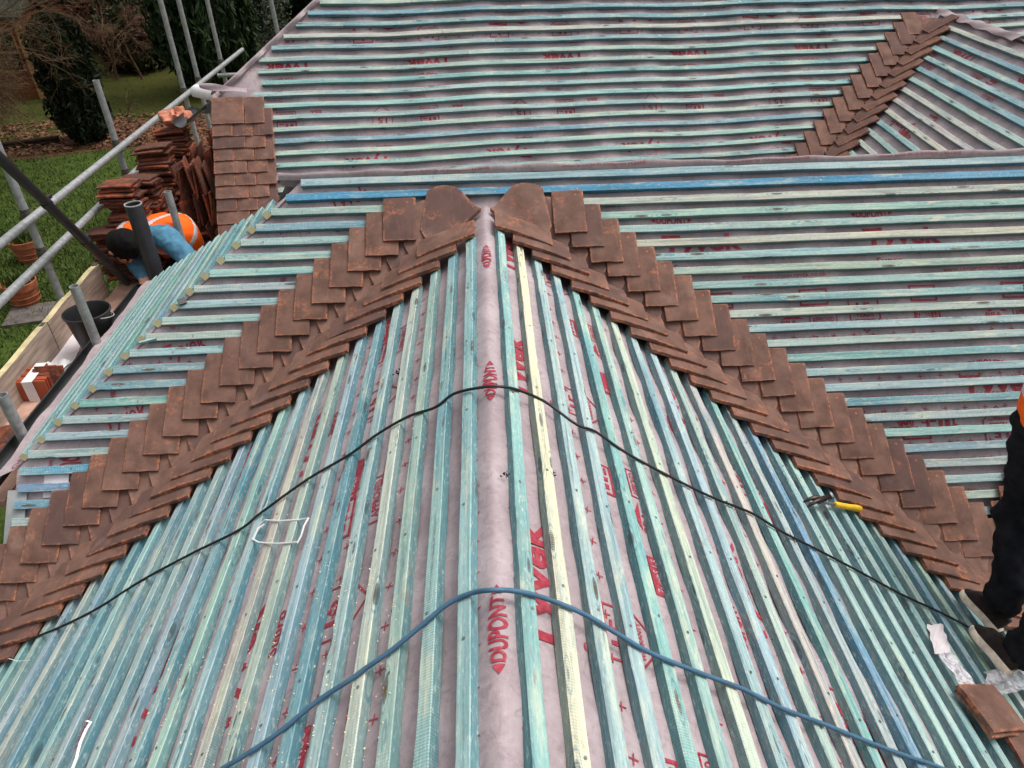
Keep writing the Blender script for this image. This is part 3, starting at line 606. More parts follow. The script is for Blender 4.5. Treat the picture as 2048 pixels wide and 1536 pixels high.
GM, GL_, GR_, GH, GU_, G2 = "battens of the front main slope", "battens left of the central ridge", "battens right of the central ridge", "battens of the small hip slope on the left", "battens of the upper rear slope", "battens of the far right wing"
COLM = {0: 'pale teal', 1: 'strong blue', 2: 'cream green', 3: 'sea green', 4: 'sea green', 5: 'cream green', 6: 'pale teal', 7: 'grey-green', 8: 'pale teal', 9: 'blue-green', 10: 'cream green', 11: 'pale teal', 12: 'grey-green', 13: 'blue-green'}
for n in range(0, 28):
    v = v0 + n * g2 - BW / 2; lo_ = hipu(v) + .034 if n <= 17 else -2.165 + .008 * math.sin(n * 5)
    if n < 2:
        batten(PM(lo_, v), PM(4.1, v), upM, nM, "COL batten across the top of the front slope, %s below its folded ridge" % nth(n + 1), GM, COLM[n]); continue
    vl = max(v, 0)
    eL = -1.128 * vl - .20; eR = 1.097 * vl + .20
    if n == 2: eL, eR = -.28, .30
    if eL > lo_ + .06: batten(PM(lo_, v), PM(eL, v), upM, nM, "COL front slope batten left of the valleys, %s below the folded ridge" % nth(n + 1), GM, 'strong blue' if n == 18 else None)
    if eR < 4.0: batten(PM(eR, v), PM(4.1, v), upM, nM, "COL front slope batten right of the valleys, %s below the folded ridge" % nth(n + 1), GM, COLM.get(n))
CR = {0: 'blue-green', 1: 'pale yellow', 2: 'pale teal', 3: 'pale teal', 4: 'blue-green', 5: 'pale teal', 6: 'cream green', 7: 'pale teal', 8: 'pale teal', 9: 'grey-green', 10: 'cream green'}
CL = {0: 'pale teal', 1: 'blue-green', 2: 'sea green', 3: 'cream green', 4: 'pale teal', 5: 'blue', 6: 'pale teal', 7: 'grey-green', 8: 'cream green', 11: 'blue'}
for n in range(0, 27):
    s = s0R + n * g1 + BW / 2; ye = 3.146 - .546 * s + .10; ye = min(ye, 3.28)
    P = lambda Y: sR * s + EY * Y
    batten(P(-1.2), P(ye), EY, nR, "COL batten right of the central ridge strip, %s out from the ridge" % nth(n + 1), GR_, CR.get(n))
    s2 = s0L + n * g1 - BW / 2; ye = 3.07 - .575 * s2 + .10; ye = min(ye, 3.24)
    Q = lambda Y: sL * s2 + EY * Y
    batten(Q(-1.2), Q(ye), EY, nL, "COL batten left of the central ridge strip, %s out from the ridge" % nth(n + 1), GL_, CL.get(n))
for n in range(1, 18):
    v = v0 + n * g2 - BW / 2; P = PM(hipu(v), v); d = locH(P)[1]
    if d < .03: continue
    a0 = locH(P)[0]; a1 = lerp(0, hf[0], d / hf[1]) + random.uniform(-.02, .02)
    if a1 - a0 < .1: continue
    batten(HA + uH * (a0 + .0) + wH * d, HA + uH * a1 + wH * d, wH, nH, "COL batten running along the small left hip slope, %s from its peak" % nth(n), GH, random.choice(('pale teal', 'sea green', 'blue-green', 'pale teal')))
UC = ['pale teal', 'blue', 'sea green', 'blue', 'blue-green', 'cream green', 'blue-green', 'sea green', 'sea green', 'blue-green', 'sea green', 'pale teal', 'sea green', 'sea green', 'blue', 'pale teal', 'sea green', 'blue-green', 'sea green', 'sea green', 'sea green']
vlast = {}
for k in range(-8, 19):
    v = k * gU - BW / 2; l_, _ = limU(v); l_ += .05
    if k >= 6: l_ = hu2[0] + .30 + random.uniform(-.02, .06)
    br = None
    if k == 5: br = -1.35
    if v > .19:
        uv = locU(vA)[0] + (v - locU(vA)[1]) / (locU(vB)[1] - locU(vA)[1]) * (locU(vB)[0] - locU(vA)[0]); hi_ = uv - .30
    else: hi_ = 5.6
    parts = [(l_, hi_)]
    if .19 < v < .75:
        rs = locU(RP)[0] + .12 + (v - .19) * 1.25
        batten(PU(rs, v), PU(5.9, v), -wU, nU, "COL upper slope batten beyond the far right wing's ridge, %s from the picture top" % nth(k + 2), GU_, None, (lambda x, a=rs: waveU(a + x)))
    if 0 <= k < 6: sp = random.uniform(-1.3, .6); parts = [(l_, sp), (sp + .004, hi_)] if sp > l_ + .2 else parts
    for q, (a, b) in enumerate(parts):
        wf = (lambda x, a=a: waveU(a + x))
        side_ = "" if len(parts) == 1 else (", left length" if q == 0 else ", right length")
        batten(PU(a, v), PU(b, v), -wU, nU, "COL batten on the upper rear slope, %s down from the picture top%s" % (nth(k + 2), side_) if k >= -1 else "COL rear slope batten above the picture, %s above its top edge" % nth(-k), GU_, UC[k + 2] if 0 <= k + 2 < len(UC) else None, wf)
for k in range(0, 14):
    d = .10 + k * gU * 1.0
    batten(PW2(valW2(d) + .2, d), PW2(3.5, d), sW2, nW2, "COL slanting batten on the far right wing slope, %s below its ridge" % nth(k + 1), G2, random.choice(('blue-green', 'blue', 'pale teal', 'cream green', 'sea green')))
# ------------------------------------------------------------------ plain tiles
TW, TL, TT = .157, .25, .0142
def tile_mesh(seed, w_=TW, L=TL, t=TT, mat='tile', nail=True):
    r = random.Random(seed); mb = MB(); c = .003
    xs = [-w_ / 2, -w_ / 2 + c, -w_ / 2 + .014, -w_ / 4, 0, w_ / 4, w_ / 2 - .014, w_ / 2 - c, w_ / 2]; ys = [0, -c, -.014, -.06, -.12, -.18, -L + .014, -L + c, -L]
    nx, ny = len(xs), len(ys); top = []; bot = []; e = []; p = [r.uniform(-1, 1) for _ in range(8)]
    for j, y in enumerate(ys):
        for i, x in enumerate(xs):
            ed = i in (0, nx - 1) or j in (0, ny - 1); e2 = i in (1, nx - 2) or j in (1, ny - 2)
            z = .0035 * (1 - (2 * x / w_) ** 2) + (.004 + .002 * p[0]) * (1 - (2 * y / L + 1) ** 2) + .0012 * p[1] * x / w_ * 4 * (y / L) + .0008 * math.sin(x * 60 + y * 40 + p[2] * 5)
            jx = .0012 * math.sin(y * 55 + p[3] * 6) * (1 if abs(x) > w_ / 2 - .02 else 0) + .0008 * p[4] * y / L; jy = .0014 * math.sin(x * 60 + p[5] * 6) * (1 if j > ny - 3 else 0)
            if i in (0, nx - 1) and j in (0, ny - 1): x *= .97; y = y + (.004 if j else -.003)
            top.append((x + jx, y + jy, t + z - (.002 if ed else 0))); bot.append((x * .985 + jx, y * .985 - .0015 + jy, z)); e.append(1.0 if ed else (.85 if e2 else 0.0))
    N0 = nx * ny; fs = []
    for j in range(ny - 1):
        for i in range(nx - 1):
            q = (j * nx + i, (j + 1) * nx + i, (j + 1) * nx + i + 1, j * nx + i + 1); fs.append(q); fs.append(tuple(N0 + k for k in reversed(q)))
    rim = list(range(nx)) + [j * nx + nx - 1 for j in range(1, ny)] + [(ny - 1) * nx + i for i in range(nx - 2, -1, -1)] + [j * nx for j in range(ny - 2, 0, -1)]
    for a, b in zip(rim, rim[1:] + rim[:1]): fs.append((a, b, N0 + b, N0 + a))
    mb.add(top + bot, fs, 0, e + [.9 if k else .3 for k in e])
    if nail:
        for sx in (-1, 1):
            if r.random() < .25: continue
            cx, cy = sx * w_ * .25, -.028 - r.uniform(0, .004); zc = t + .0035 * .75 + (.004 + .002 * p[0]) * (1 - (2 * cy / L + 1) ** 2) + .0012 * p[1] * cx / w_ * 4 * (cy / L) + .0003
            mb.add([(cx + .0052 * cos(q * pi / 5), cy + .0052 * sin(q * pi / 5), zc) for q in range(10)], [tuple(range(10))], 1)
            mb.add([(cx + .003 * cos(q * pi / 4), cy + .003 * sin(q * pi / 4), zc + .0004) for q in range(8)], [tuple(range(8))], 2)
    return mb.mesh('roof_tile', [M[mat], M['rim'], M['hole']], 32)
TM_ = [tile_mesh(i) for i in range(8)]; TWG = [tile_mesh(20 + i, .165, .292, .0172) for i in range(8)]
def put_tile(me, P, up, N, k, label, group, jit=1.0, name='roof_tile'):
    a = k + random.uniform(-.006, .006) * jit; yv = (up * cos(a) - N * sin(a)).normalized(); zv = (N * cos(a) + up * sin(a)).normalized(); xv = yv.cross(zv)
    r = Matrix.Rotation(random.uniform(-.013, .013) * jit, 3, zv); xv = r @ xv; yv = r @ yv
    P = P + xv * random.uniform(-.0025, .0025) * jit + yv * random.uniform(-.003, .003) * jit + N * .001
    o = link(name, me); o.matrix_world = frame(P, xv, yv, zv); return tag(o, label, 'roof tile', group)
def smax(a, b, k=.045): return .5 * (a + b + math.sqrt((a - b) ** 2 + k * k))
def valley_mesh(th, sg):
    tb = math.tan(phi); ta = math.tan(th); hw, tw, hm, tm, hc = V((.022, 3.352)), V((.258, 3.185)), V((.285, 3.475)), V((.318, 3.300)), V((.165, 3.478))
    def zr(x, y): return smax(-ta * x, (y - Y0) * tb, .05) - .006
    nu, nv = 14, 10; mb = MB(); top = []; bot = []; e = []
    for j in range(nv + 1):
        l = j / nv
        for i in range(nu + 1):
            a = i / nu; h = hw * (1 - a) ** 2 + V((.11, 3.545)) * 2 * a * (1 - a) + hm * a * a; tl_ = tw * (1 - a) ** 2 + V((.288, 3.243)) * 2 * a * (1 - a) + tm * a * a
            p = lerp(h, tl_, l); g_ = max(0, min(1, (a - .12) / .5)); g_ = g_ * g_ * (3 - 2 * g_); off = lerp(-.016 + .008 * l, .004 + .034 * l, g_); ed = i in (0, nu) or j in (0, nv); e.append(1.0 if ed else 0.0)
            z = zr(p.x, p.y) + off; top.append((p.x * sg, p.y, z + TT * 1.35 - (.0015 if ed else 0))); bot.append((p.x * sg, p.y, z - .001))
    W = nu + 1; N0 = len(top); fs = []
    for j in range(nv):
        for i in range(nu): q = (j * W + i, (j + 1) * W + i, (j + 1) * W + i + 1, j * W + i + 1); fs.append(q); fs.append(tuple(N0 + k for k in reversed(q)))
    rim = [i for i in range(W)] + [j * W + nu for j in range(1, nv + 1)] + [nv * W + i for i in range(nu - 1, -1, -1)] + [j * W for j in range(nv - 1, 0, -1)]
    for a, b in zip(rim, rim[1:] + rim[:1]): fs.append((b, a, N0 + a, N0 + b))
    if sg < 0: fs = [tuple(reversed(f)) for f in fs]
    mb.add(top + bot, fs, 0, e + [.9] * len(bot)); return mb.mesh('valley_tile', M['valley'], 40)
kM, kW = TT / .0762 * 1.06, .0172 / .0985 * 1.06
NR_, NL_ = 25, 27
for (side, th, sg, nt_, stp) in (('right', thR, 1, NR_, V((.0836, -.0552, -.0528))), ('left', thL, -1, NL_, V((-.0822, -.0546, -.0515)))):
    vm = valley_mesh(th, sg)
    for n in range(nt_):
        o = link('valley_tile', vm); o.location = stp * n + V((random.uniform(-.0015, .0015), random.uniform(-.0015, .0015), 0)); o.rotation_euler = (0, 0, 0)
        tag(o, "smooth brown fan-shaped valley tile in the %s valley, %s from the top" % (side, nth(n + 1)), 'valley tile', "valley tiles down the %s valley" % side)
        if sg > 0: P = PM(.402 + .0834 * n, -.017 + .0764 * n)
        else: P = PM(-.4235 - .0832 * n, -.012 + .0752 * n)
        put_tile(random.choice(TM_), P, upM, nM, kM, "brown tile on the outer side of the %s valley, %s from the top" % (side, nth(n + 1)), "outer tiles beside the %s valley" % side)
        if sg > 0: P = sR * (.036 + .0995 * n) + EY * (3.126 - .0550 * n + TW / 2); up, N = -sR, nR
        else: P = sL * (.055 + .0955 * n) + EY * (3.0437 - .0552 * n + TW / 2 + .012); up, N = -sL, nL
        put_tile(random.choice(TWG), P, up, N, kW, "brown tile on the ridge side of the %s valley, %s from the top" % (side, nth(n + 1)), "ridge-side tiles beside the %s valley" % side)
# tiles spreading in from the right edge, beside the standing worker
for i, (x, y) in enumerate(((2018, 905), (2004, 937), (1990, 969), (1977, 1000), (1961, 1045))):
    u, v = locM(onM(x, y))
    for j in range(4 - (0 if i < 3 else 0)):
        put_tile(random.choice(TM_), PM(u + TW / 2 + j * (TW + .003), v + .006), upM, nM, kM, "brown tile beside the black trousers, %s course down, %s from the left" % (nth(i + 1), nth(j + 1)), "tiles at the right edge by the worker")
# column of tiles on the verge of the upper slope
cu, cv = locU(onU(430, 199)); ku_ = TT / gU * 1.02
TMW = [tile_mesh(40 + i, .235) for i in range(3)]; TMN = [tile_mesh(50 + i, .145, nail=True) for i in range(4)]
for r in range(15):
    v = cv + r * gU; u = cu - .02 + .004 * r * .3
    spec = ((TMW, .235), (TMN, .145)) if r % 2 == 0 else ((TMN, .145), (TMN, .145), (TMN, .145))
    for j, (ms, ww) in enumerate(spec):
        put_tile(random.choice(ms), PU(u + ww / 2, v, waveU(u)), -wU, nU, ku_, "brown tile on the upper slope's left verge, %s course down, %s from left" % (nth(r + 1), nth(j + 1)), "verge tiles of the upper rear slope", .6); u += ww + .002
# far valley, upper right
ua, ub = locU(vA), locU(vB); stepd = gU / (ub[1] - ua[1]) ; 
vdir = (vB - vA) * stepd
TV = [tile_mesh(70 + i, .15, .25) for i in range(4)]
mbv = MB(); PP0 = vA
def fan(a, l):
    c = vA + vdir * (l * 2.2 - .3); tv = lerp(.25, .13, l)
    b = (a - .5) * 2
    P = c + (uU * (b * tv) if b < 0 else W2 * (-b * tv)) ; return P, nU
mbv.sheet(lambda a, l: (fan(a, l)[0] + (nU + nW2).normalized() * (.016 + .03 * l + .018 * abs(a - .5)), (nU + nW2).normalized()), 10, 6, .012)
vmu = mbv.mesh('valley_tile', M['valley'], 50)
for n in range(16):
    o = link('valley_tile', vmu); o.location = vdir * n; tag(o, "brown valley tile in the far upper right valley, %s from its top" % nth(n + 1), 'valley tile', "valley tiles of the far right valley")
    P = vA + vdir * n; lu = locU(P)
    put_tile(random.choice(TV), PU(lu[0] - .20, lu[1] - .10, waveU(lu[0])), -wU, nU, ku_, "brown tile on the left of the far upper right valley, %s from its top" % nth(n + 1), "left tiles of the far right valley", .7)
    l2_ = locW2(P); put_tile(random.choice(TV), PW2(l2_[0] + .22, l2_[1] - .12), -sW2, nW2, ku_, "brown tile on the right of the far upper right valley, %s from its top" % nth(n + 1), "right tiles of the far right valley", .7)
#@@PART2
# ------------------------------------------------------------------ scaffold
SP, SD = V((-2.75, 4.2, 0)), V((-.05, 1, 0)).normalized(); NS = SD.cross(V((0, 0, 1)))
def onS(x, y): return on_plane(x, y, SP, NS)
ZG, ZP = -3.4, -1.12
def coupler(P, ax, parent, ay=V((0, 0, 1))):
    mb = MB(); ax = ax.normalized(); R = Matrix((ax, ay.cross(ax).normalized(), ay)).transposed()
    mb.tube([P - ax * .022, P + ax * .022], .034, 12); mb.box(P + R @ V((0, .035, 0)), (.05, .03, .06), R); mb.tube([P + R @ V((.0, .02, .03)), P + R @ V((.0, .085, .035))], .007, 6); mb.tube([P + R @ V((.0, .07, .034)), P + R @ V((.0, .09, .036))], .014, 6)
    mb.tube([P - ay * .02 + R @ V((0, .052, 0)), P + ay * .045 + R @ V((0, .052, 0))], .030, 10)
    return mb.build('coupler', M['coupler'], parent, 40)
def pole(a, b, label, r=.0242, joints=()):
    root = empty('scaffold_pole', a, label, 'scaffold pole', 'galvanised scaffold poles'); mb = MB(); d = (b - a).normalized(); n = 8
    mb.pipe(a, b, r, .004, 18); mb.build('tube', M['steel'], root, 50)
    for P, ax in joints: coupler(P, ax, root)
    return root
r0, r1 = onS(0, 488), onS(485, 99); r1 = r0 + (r1 - r0).normalized() * (r1 - r0).length; rd = (r1 - r0).normalized(); r0 = r0 - rd * 2.0
m0, m1 = onS(0, 605), onS(237, 375); md = V((rd.x, rd.y, 0)).normalized(); m0 = V((m0.x, m0.y, -.59)); m1 = m0 + md * 3.2; m0 = m0 - md * 2.0
off = V((-.05, 0, 0))
st = [("leftmost upright pole, short, reaching just above the guard rail", 10, 285, None), ("upright pole second from the left, with an open top above the guard rail", 205, 160, None), ("tall upright pole in front of the dark cypress, left of two", 333, -140, 200), ("tall upright pole in front of the dark cypress, right of two", 370, -140, 175), ("tall upright pole beside the cypress, right edge", 420, -140, 120)]
jr = []; jm = []
for lb, x, y, yb in st:
    Pt = onS(x, y) if yb is None else onS({200: 383, 175: 410, 120: 450}[yb], yb); x_, y_ = Pt.x, Pt.y
    zt = Pt.z if yb is None else 1.35
    if yb: x_, y_ = Pt.x, Pt.y
    A = V((x_ - .05, y_, ZG)); B = V((x_ - .05, y_, zt)); f_ = (y_ - r0.y) / rd.y; zr = (r0 + rd * f_).z
    js = [(V((x_ - .05, y_, zr)), V((0, 0, 1)))]
    if y_ < 7: js.append((V((x_ - .05, y_, -.59)), V((0, 0, 1))))
    pole(A, B, "grey " + lb, joints=js)
pole(r0, r1, "long pale guard rail pole running diagonally across the scaffold")
pole(m0, m1, "lower scaffold rail pole parallel below the guard rail")
q = at_d(565, 50, 8.2); pole(V((q.x, q.y, -2.4)), V((q.x, q.y, 1.6)) + V((-.12, 0, .0)), "lone weathered pole rising behind the top of the left roof edge")
rr = r0 + rd * ((9.1 - r0.y) / rd.y); pole(rr + V((-.1, .05, -.12)), rr + V((1.3, .2, -.12)), "short pale cross pole meeting the far end of the guard rail")
for (x, y, zt, lb) in ((148, 572, -.52, "short grey inner upright standing against the black bucket"), (335, 383, -.45, "short grey inner upright standing among the old tile stacks"), (3, 790, -.66, "rough grey inner upright at the left edge below the tile pack")):
    P = at_z(x, y, zt); pole(V((P.x, P.y, -1.6)), P, lb, .026)
# black downpipe leaning over the rails
Lp = V((-2.63, 4.84, -1.06)); Kp = at_d(88, 402, 4.22); dd = (Kp - Lp).normalized(); Tp = Kp + dd * .62
rt = empty('drainpipe', Lp, "black plastic drainpipe leaning diagonally across both scaffold rails", 'drainpipe'); mb = MB(); mb.pipe(Lp, Tp, .029, .003, 20); mb.build('pipe', M['black'], rt, 50)
for f_ in (.35, .62, .93):
    P = lerp(Lp, Tp, f_); mb = MB(); mb.tube([P - dd * .018, P + dd * .018], .034, 16); mb.box(P + V((.0, .045, .02)), (.02, .04, .02)); mb.build('clip', M['black'], rt, 40)
P = at_Y(266, 408, 4.66); rt = empty('soil_pipe', V((P.x, P.y, -1.4)), "thick dark grey vent pipe standing open-topped before the bending worker", 'pipe')
mb = MB(); mb.pipe(V((P.x, P.y, -1.4)), P, .054, .004, 28); mb.build('pipe', M['pipe'], rt, 50); mb = MB(); mb.pipe(P - V((0, 0, .004)), P + V((0, 0, .003)), .0555, .006, 28); mb.build('rim', M['greyplastic'], rt, 50)
# boards
def plank(name, a, b, wdt, t, label, cat, m='board', up=V((0, 0, 1)), grp=None, edge=None):
    d = (b - a); L = d.length; X = d.normalized(); Z = up; Y = Z.cross(X).normalized(); mb = MB(); n = 10; vs = []
    for i in range(n + 1):
        x = L * i / n; s_ = .004 * sin(i * 1.3 + L)
        for (py, pz) in ((-wdt / 2, 0), (wdt / 2, 0), (wdt / 2, t), (-wdt / 2, t)): vs.append(a + X * x + Y * (py + s_ * .5) + Z * (pz + s_))
    mb.add(vs, [(i * 4 + j, i * 4 + (j + 1) % 4, (i + 1) * 4 + (j + 1) % 4, (i + 1) * 4 + j) for i in range(n) for j in range(4)] + [(3, 2, 1, 0), tuple(n * 4 + j for j in range(4))])
    o = mb.build(name, M[m]); return tag(o, label, cat, grp) if label else o
def toe(y0, y1, lb, dz=0):
    def Q(Y): P = SP + SD * ((Y - SP.y) / SD.y); return P
    a, b = Q(y0), Q(y1); root = empty('toe_board', a, lb, 'scaffold board', "toe boards on edge along the scaffold"); mb = MB(); X = (b - a).normalized()
    c = (a + b) / 2; R = Matrix((X, V((-X.y, X.x, 0)), V((0, 0, 1)))).transposed()
    L = (b - a).length; nn = 14; vs = []
    for i in range(nn + 1):
        e_ = .005 * sin(i * .9 + y0); p = a + X * (L * i / nn)
        for (py, pz) in ((-.019, ZP), (.019, ZP), (.019, -.893 + dz + e_), (-.019, -.893 + dz + e_)): vs.append(V((p.x, p.y, 0)) + R @ V((0, py, 0)) + V((0, 0, pz)))
    mb.add(vs, [(i * 4 + j, i * 4 + (j + 1) % 4, (i + 1) * 4 + (j + 1) % 4, (i + 1) * 4 + j) for i in range(nn) for j in (0, 1, 3)] + [(3, 2, 1, 0), tuple(nn * 4 + j for j in range(4))]); mb.build('board', M['board'], root, 30)
    mb = MB(); mb.add([v_ + V((0, 0, .001)) for i in range(nn + 1) for v_ in (vs[i * 4 + 3], vs[i * 4 + 2])], [(2 * i, 2 * i + 1, 2 * i + 3, 2 * i + 2) for i in range(nn)]); mb.build('worn_edge', M['boardedge'], root)
    mb = MB(); e2 = lerp(a, b, .985); mb.box(V((e2.x, e2.y, -1.005 + dz)), (.05, .03, .235), R); mb.build('end_band', M['coupler'], root)
toe(2.5, 3.96, "worn toe board nearest the viewer, left of the board joint"); toe(3.97, 4.80, "worn toe board between the joint and the tile stacks", .006); toe(5.25, 6.4, "toe board mostly hidden behind the old tile stacks")
for k in range(4):
    x = -2.66 + k * .158 - (.0 if k < 3 else .0)
    plank('scaffold_board', V((x + .06, 2.62, ZP - .04)), V((x - .16, 8.6, ZP - .04)), .15, .038, "dusty pink scaffold floor board, %s from the toe board" % nth(k + 1), 'scaffold board', 'deck', grp="floor boards of the scaffold")
mb = MB()
def strapw(P): return P
# bucket
P = at_z(170, 616, -.80); P = V((P.x, P.y, ZP)); rt = empty('bucket', P, "black builder's bucket on the scaffold boards", 'bucket')
mb = MB(); mb.lathe([(.001, .01), (.095, .01), (.128, .285), (.136, .287), (.138, .30), (.131, .302), (.125, .29), (.092, .02), (.001, .02)], P, 28); mb.build('body', M['black'], rt, 50)
mb = MB(); mb.tube([P + V((.137 * cos(a), .137 * sin(a), .285 - .06 * sin((a + .6) / 3.6 * pi))) for a in [-.6 + i * 3.6 / 16 for i in range(17)]], .0035, 6); mb.build('handle', M['greyplastic'], rt, 60)
# white board, packed tiles, grey offcut
a, b = at_z(120, 735, ZP + .012), at_z(158, 645, ZP + .012)
plank('fascia_board', lerp(a, b, -.15), lerp(a, b, 1.35), .15, .012, "dusty white plastic board lying on the scaffold under the bucket", 'board', 'whitedirty')
mb = MB(); c = at_z(110, 738, ZP + .03); mb.sheet(lambda p, q: (c + V((lerp(-.07, .07, p), lerp(-.11, .07, q), .012 + .02 * sin(p * 7 + q * 3) * q)), V((0, 0, 1))), 8, 8, .002); tag(mb.build('paper_wrapper', M['white'], None, 60), "crumpled white paper at the near end of the white board", 'paper')
c = at_z(82, 724, ZP + .02); mb = MB(); mb.box(c, (.10, .08, .012), Matrix.Rotation(.4, 3, 'Z'), 0, .008); tag(mb.build('slate_offcut', M['steel']), "small grey metal plate beside the white board", 'offcut')
def fresh_pack(c, ang, n, label):
    root = empty('tile_pack', c, label, 'tile pack'); R = Matrix.Rotation(ang, 3, 'Z')
    me = tile_mesh(91, .125, .18, .0115, 'orange_tile', False); me2 = tile_mesh(92, .125, .18, .0115, 'orange_tile', False)
    for i in range(n):      # tiles stand on their long edge, faces towards the viewer
        yv = R @ V((1, 0, 0)); zv = R @ V((0, -1, 0)); zv = (zv + V((0, 0, .06 + .02 * sin(i)))).normalized(); xv = yv.cross(zv)
        o = link('roof_tile', (me, me2)[i % 2], root, frame(c + R @ V((.09 + .006 * sin(i * 2.3), i * .0165, .066 + .004 * sin(i * 1.7))), yv.cross(zv), yv, zv))
    mb = MB(); d = n * .0165; w2 = .03
    mb.add([c + R @ V((x, y, z)) for x in (-w2, w2) for y, z in ((-.0235, .002), (-.0235, .136), (d - .004, .137), (d - .004, .002))], [(0, 1, 5, 4), (1, 2, 6, 5), (2, 3, 7, 6)]); mb.build('paper_band', M['white'], root)
P = at_z(40, 800, ZP); P.x = -2.625; fresh_pack(P, .06, 11, "bundle of new orange tiles held by a white paper band"); P2 = at_z(66, 752, ZP); 
mo = [tile_mesh(100 + i, .16, .255, .0125, 'old', False) for i in range(5)]
def old(P, R, lab, grp): o = link('old_tile', random.choice(mo)); o.matrix_world = Matrix.Translation(P) @ R.to_4x4(); return tag(o, lab, 'old tile', grp)
Rz, Rx, Ry = (lambda a: Matrix.Rotation(a, 3, 'Z')), (lambda a: Matrix.Rotation(a, 3, 'X')), (lambda a: Matrix.Rotation(a, 3, 'Y'))
U_ = random.uniform
for i in range(5): old(at_z(92 + i * 1.5, 742 - i * 3.0, ZP + .13 + .008 * i), Rz(.1 + U_(-.1, .1)) @ Rx(1.2 + U_(-.1, .1)), "loose brown tile leaning behind the banded orange tile pack", "loose tiles behind the tile pack")
for (x, y, lb) in ((10, 870, "broken orange tile on the boards at the left edge"), (28, 852, "grey brown tile flat on the boards left of the gutter")): old(at_z(x, y, ZP + .01), Rz(U_(0, 3)) @ Rx(.05), lb, None)
# stacks of old tiles taken off the roof
GF, GU2, GL2 = "old tiles lying flat in the tall stacks", "old tiles stood on edge beside the stacks", "loose old tiles scattered by the stacks"
SB = at_z(226, 560, ZP)
for (x0, y0, n, lean, h0) in ((SB.x, SB.y, 26, .02, 0), (-2.36, 6.55, 20, .02, .36), (-2.36, 5.42, 12, .03, 0), (-2.66, 5.10, 46, .05, 0), (-2.60, 5.30, 40, .06, .06), (-2.62, 5.72, 50, .08, 0), (-2.66, 6.2, 50, .06, 0.0), (-2.40, 5.9, 30, .05, 0)):
    z = ZP + h0; n = int(n * .86)
    for i in range(n):
        t = i / n; z += .0172 + U_(-.001, .002)
        if (h0 and i < 2) or (y0 > 5.6 and x0 < -2.5 and i < 9): continue        # wholly hidden behind the nearer stack
        tiltx = .07 * sin(i * .35 + y0 * 3); tilty = .06 * sin(i * .21 + x0 * 9) - .05
        old(V((x0 - lean * sin(t * 2.2) + U_(-.018, .018), y0 + U_(-.03, .03) + .02 * sin(i * .5), z)), Rz(pi / 2 + U_(-.12, .12)) @ Rx(tilty + U_(-.02, .02)) @ Ry(tiltx + U_(-.03, .03)), "weathered red old tile lying flat in the tall stacks by the scaffold rail", GF)
RU = Matrix(((0, 0, 1), (1, 0, 0), (0, 1, 0)))
for lay in range(3):
    for yb in (5.42, 5.82, 6.26, 6.62):
        for i in range(7):
            if U_(0, 1) < .12 or (lay == 0 and yb > 6): continue
            old(V((-2.30 + i * .032 + U_(-.006, .006) + (.02 if lay % 2 else 0), yb + U_(-.04, .04), ZP + .275 + lay * .235 + U_(-.04, .03))), Rz(U_(-.22, .22)) @ Ry(U_(-.16, .16)) @ RU, "weathered old tile stood on edge between the stacks and the new tiles", GU2)
for (x, y) in ((362, 398), (380, 412), (395, 425), (372, 440), (408, 410), (418, 398), (400, 395), (412, 437), (388, 448), (422, 424), (365, 462), (405, 455)):
    old(at_z(x, y, ZP + .10 + U_(0, .1)), Rz(U_(0, 6)) @ Rx(U_(-.35, .35)) @ Ry(U_(-.3, .3)), "loose old tile strewn on the boards behind the bending worker", GL2)
for (x, y, z) in ((278, 352, -.40), (300, 338, -.38), (292, 345, -.39)): pass
# things lying on the stacks
c = at_Y(352, 234, 6.25); mb = MB()
def bagp(p, q):
    a = p * 2 * pi; e = sin(q * pi) ** .6; k = 1 + .16 * sin(a * 3 + q * 4) + .10 * sin(a * 7 - q * 9)
    f_ = .007 * sin(a * 5 + q * 11) + .004 * sin(a * 9 - q * 17); return c + V(((.115 * k * e + f_) * cos(a), (.11 * k * e + f_) * sin(a), -.05 * cos(q * pi) * (1 + .3 * sin(a * 2)) + f_ * 1.4))
mb.grid(bagp, 90, 40); tag(mb.build('rubble_sack', M['bag'], None, 180), "crumpled faded orange sack with red print on the farthest stack", 'sack')
o = bpy.data.objects[-1] if False else None
c = at_Y(380, 240, 6.05); mb = MB(); A, B = at_Y(362, 254, 5.9), at_Y(402, 222, 6.5); sd_ = (B - A).normalized(); s2 = sd_.cross(V((0, 0, 1))).normalized()
mb.sheet(lambda p, q: (lerp(A, B, q) + s2 * (.055 * cos(pi * p)) + V((0, 0, .05 - .055 * sin(pi * p))), V((0, 0, 1))), 12, 6, .003); tag(mb.build('gutter_offcut', M['pipe'], None, 60), "short dark gutter offcut lying across the top of the stacks", 'gutter offcut')
A, B = at_Y(372, 222, 6.9), at_Y(428, 204, 6.6); mb = MB(); mb.sheet(lambda p, q: (lerp(A, B, p) + V((0, -.05 * q, -.09 * q * (1 - p * .4) + .015 * sin(p * 9 + q * 3))), V((0, -1, .3)).normalized()), 12, 5, .003); tag(mb.build('plastic_sheet', M['black'], None, 60), "folded black plastic strip below the white gutter piece", 'plastic sheet')
A, B = at_Y(396, 184, 6.7), at_Y(436, 192, 6.3); sd_ = (B - A).normalized(); s2 = sd_.cross(V((0, 0, 1))).normalized(); s3 = s2.cross(sd_)
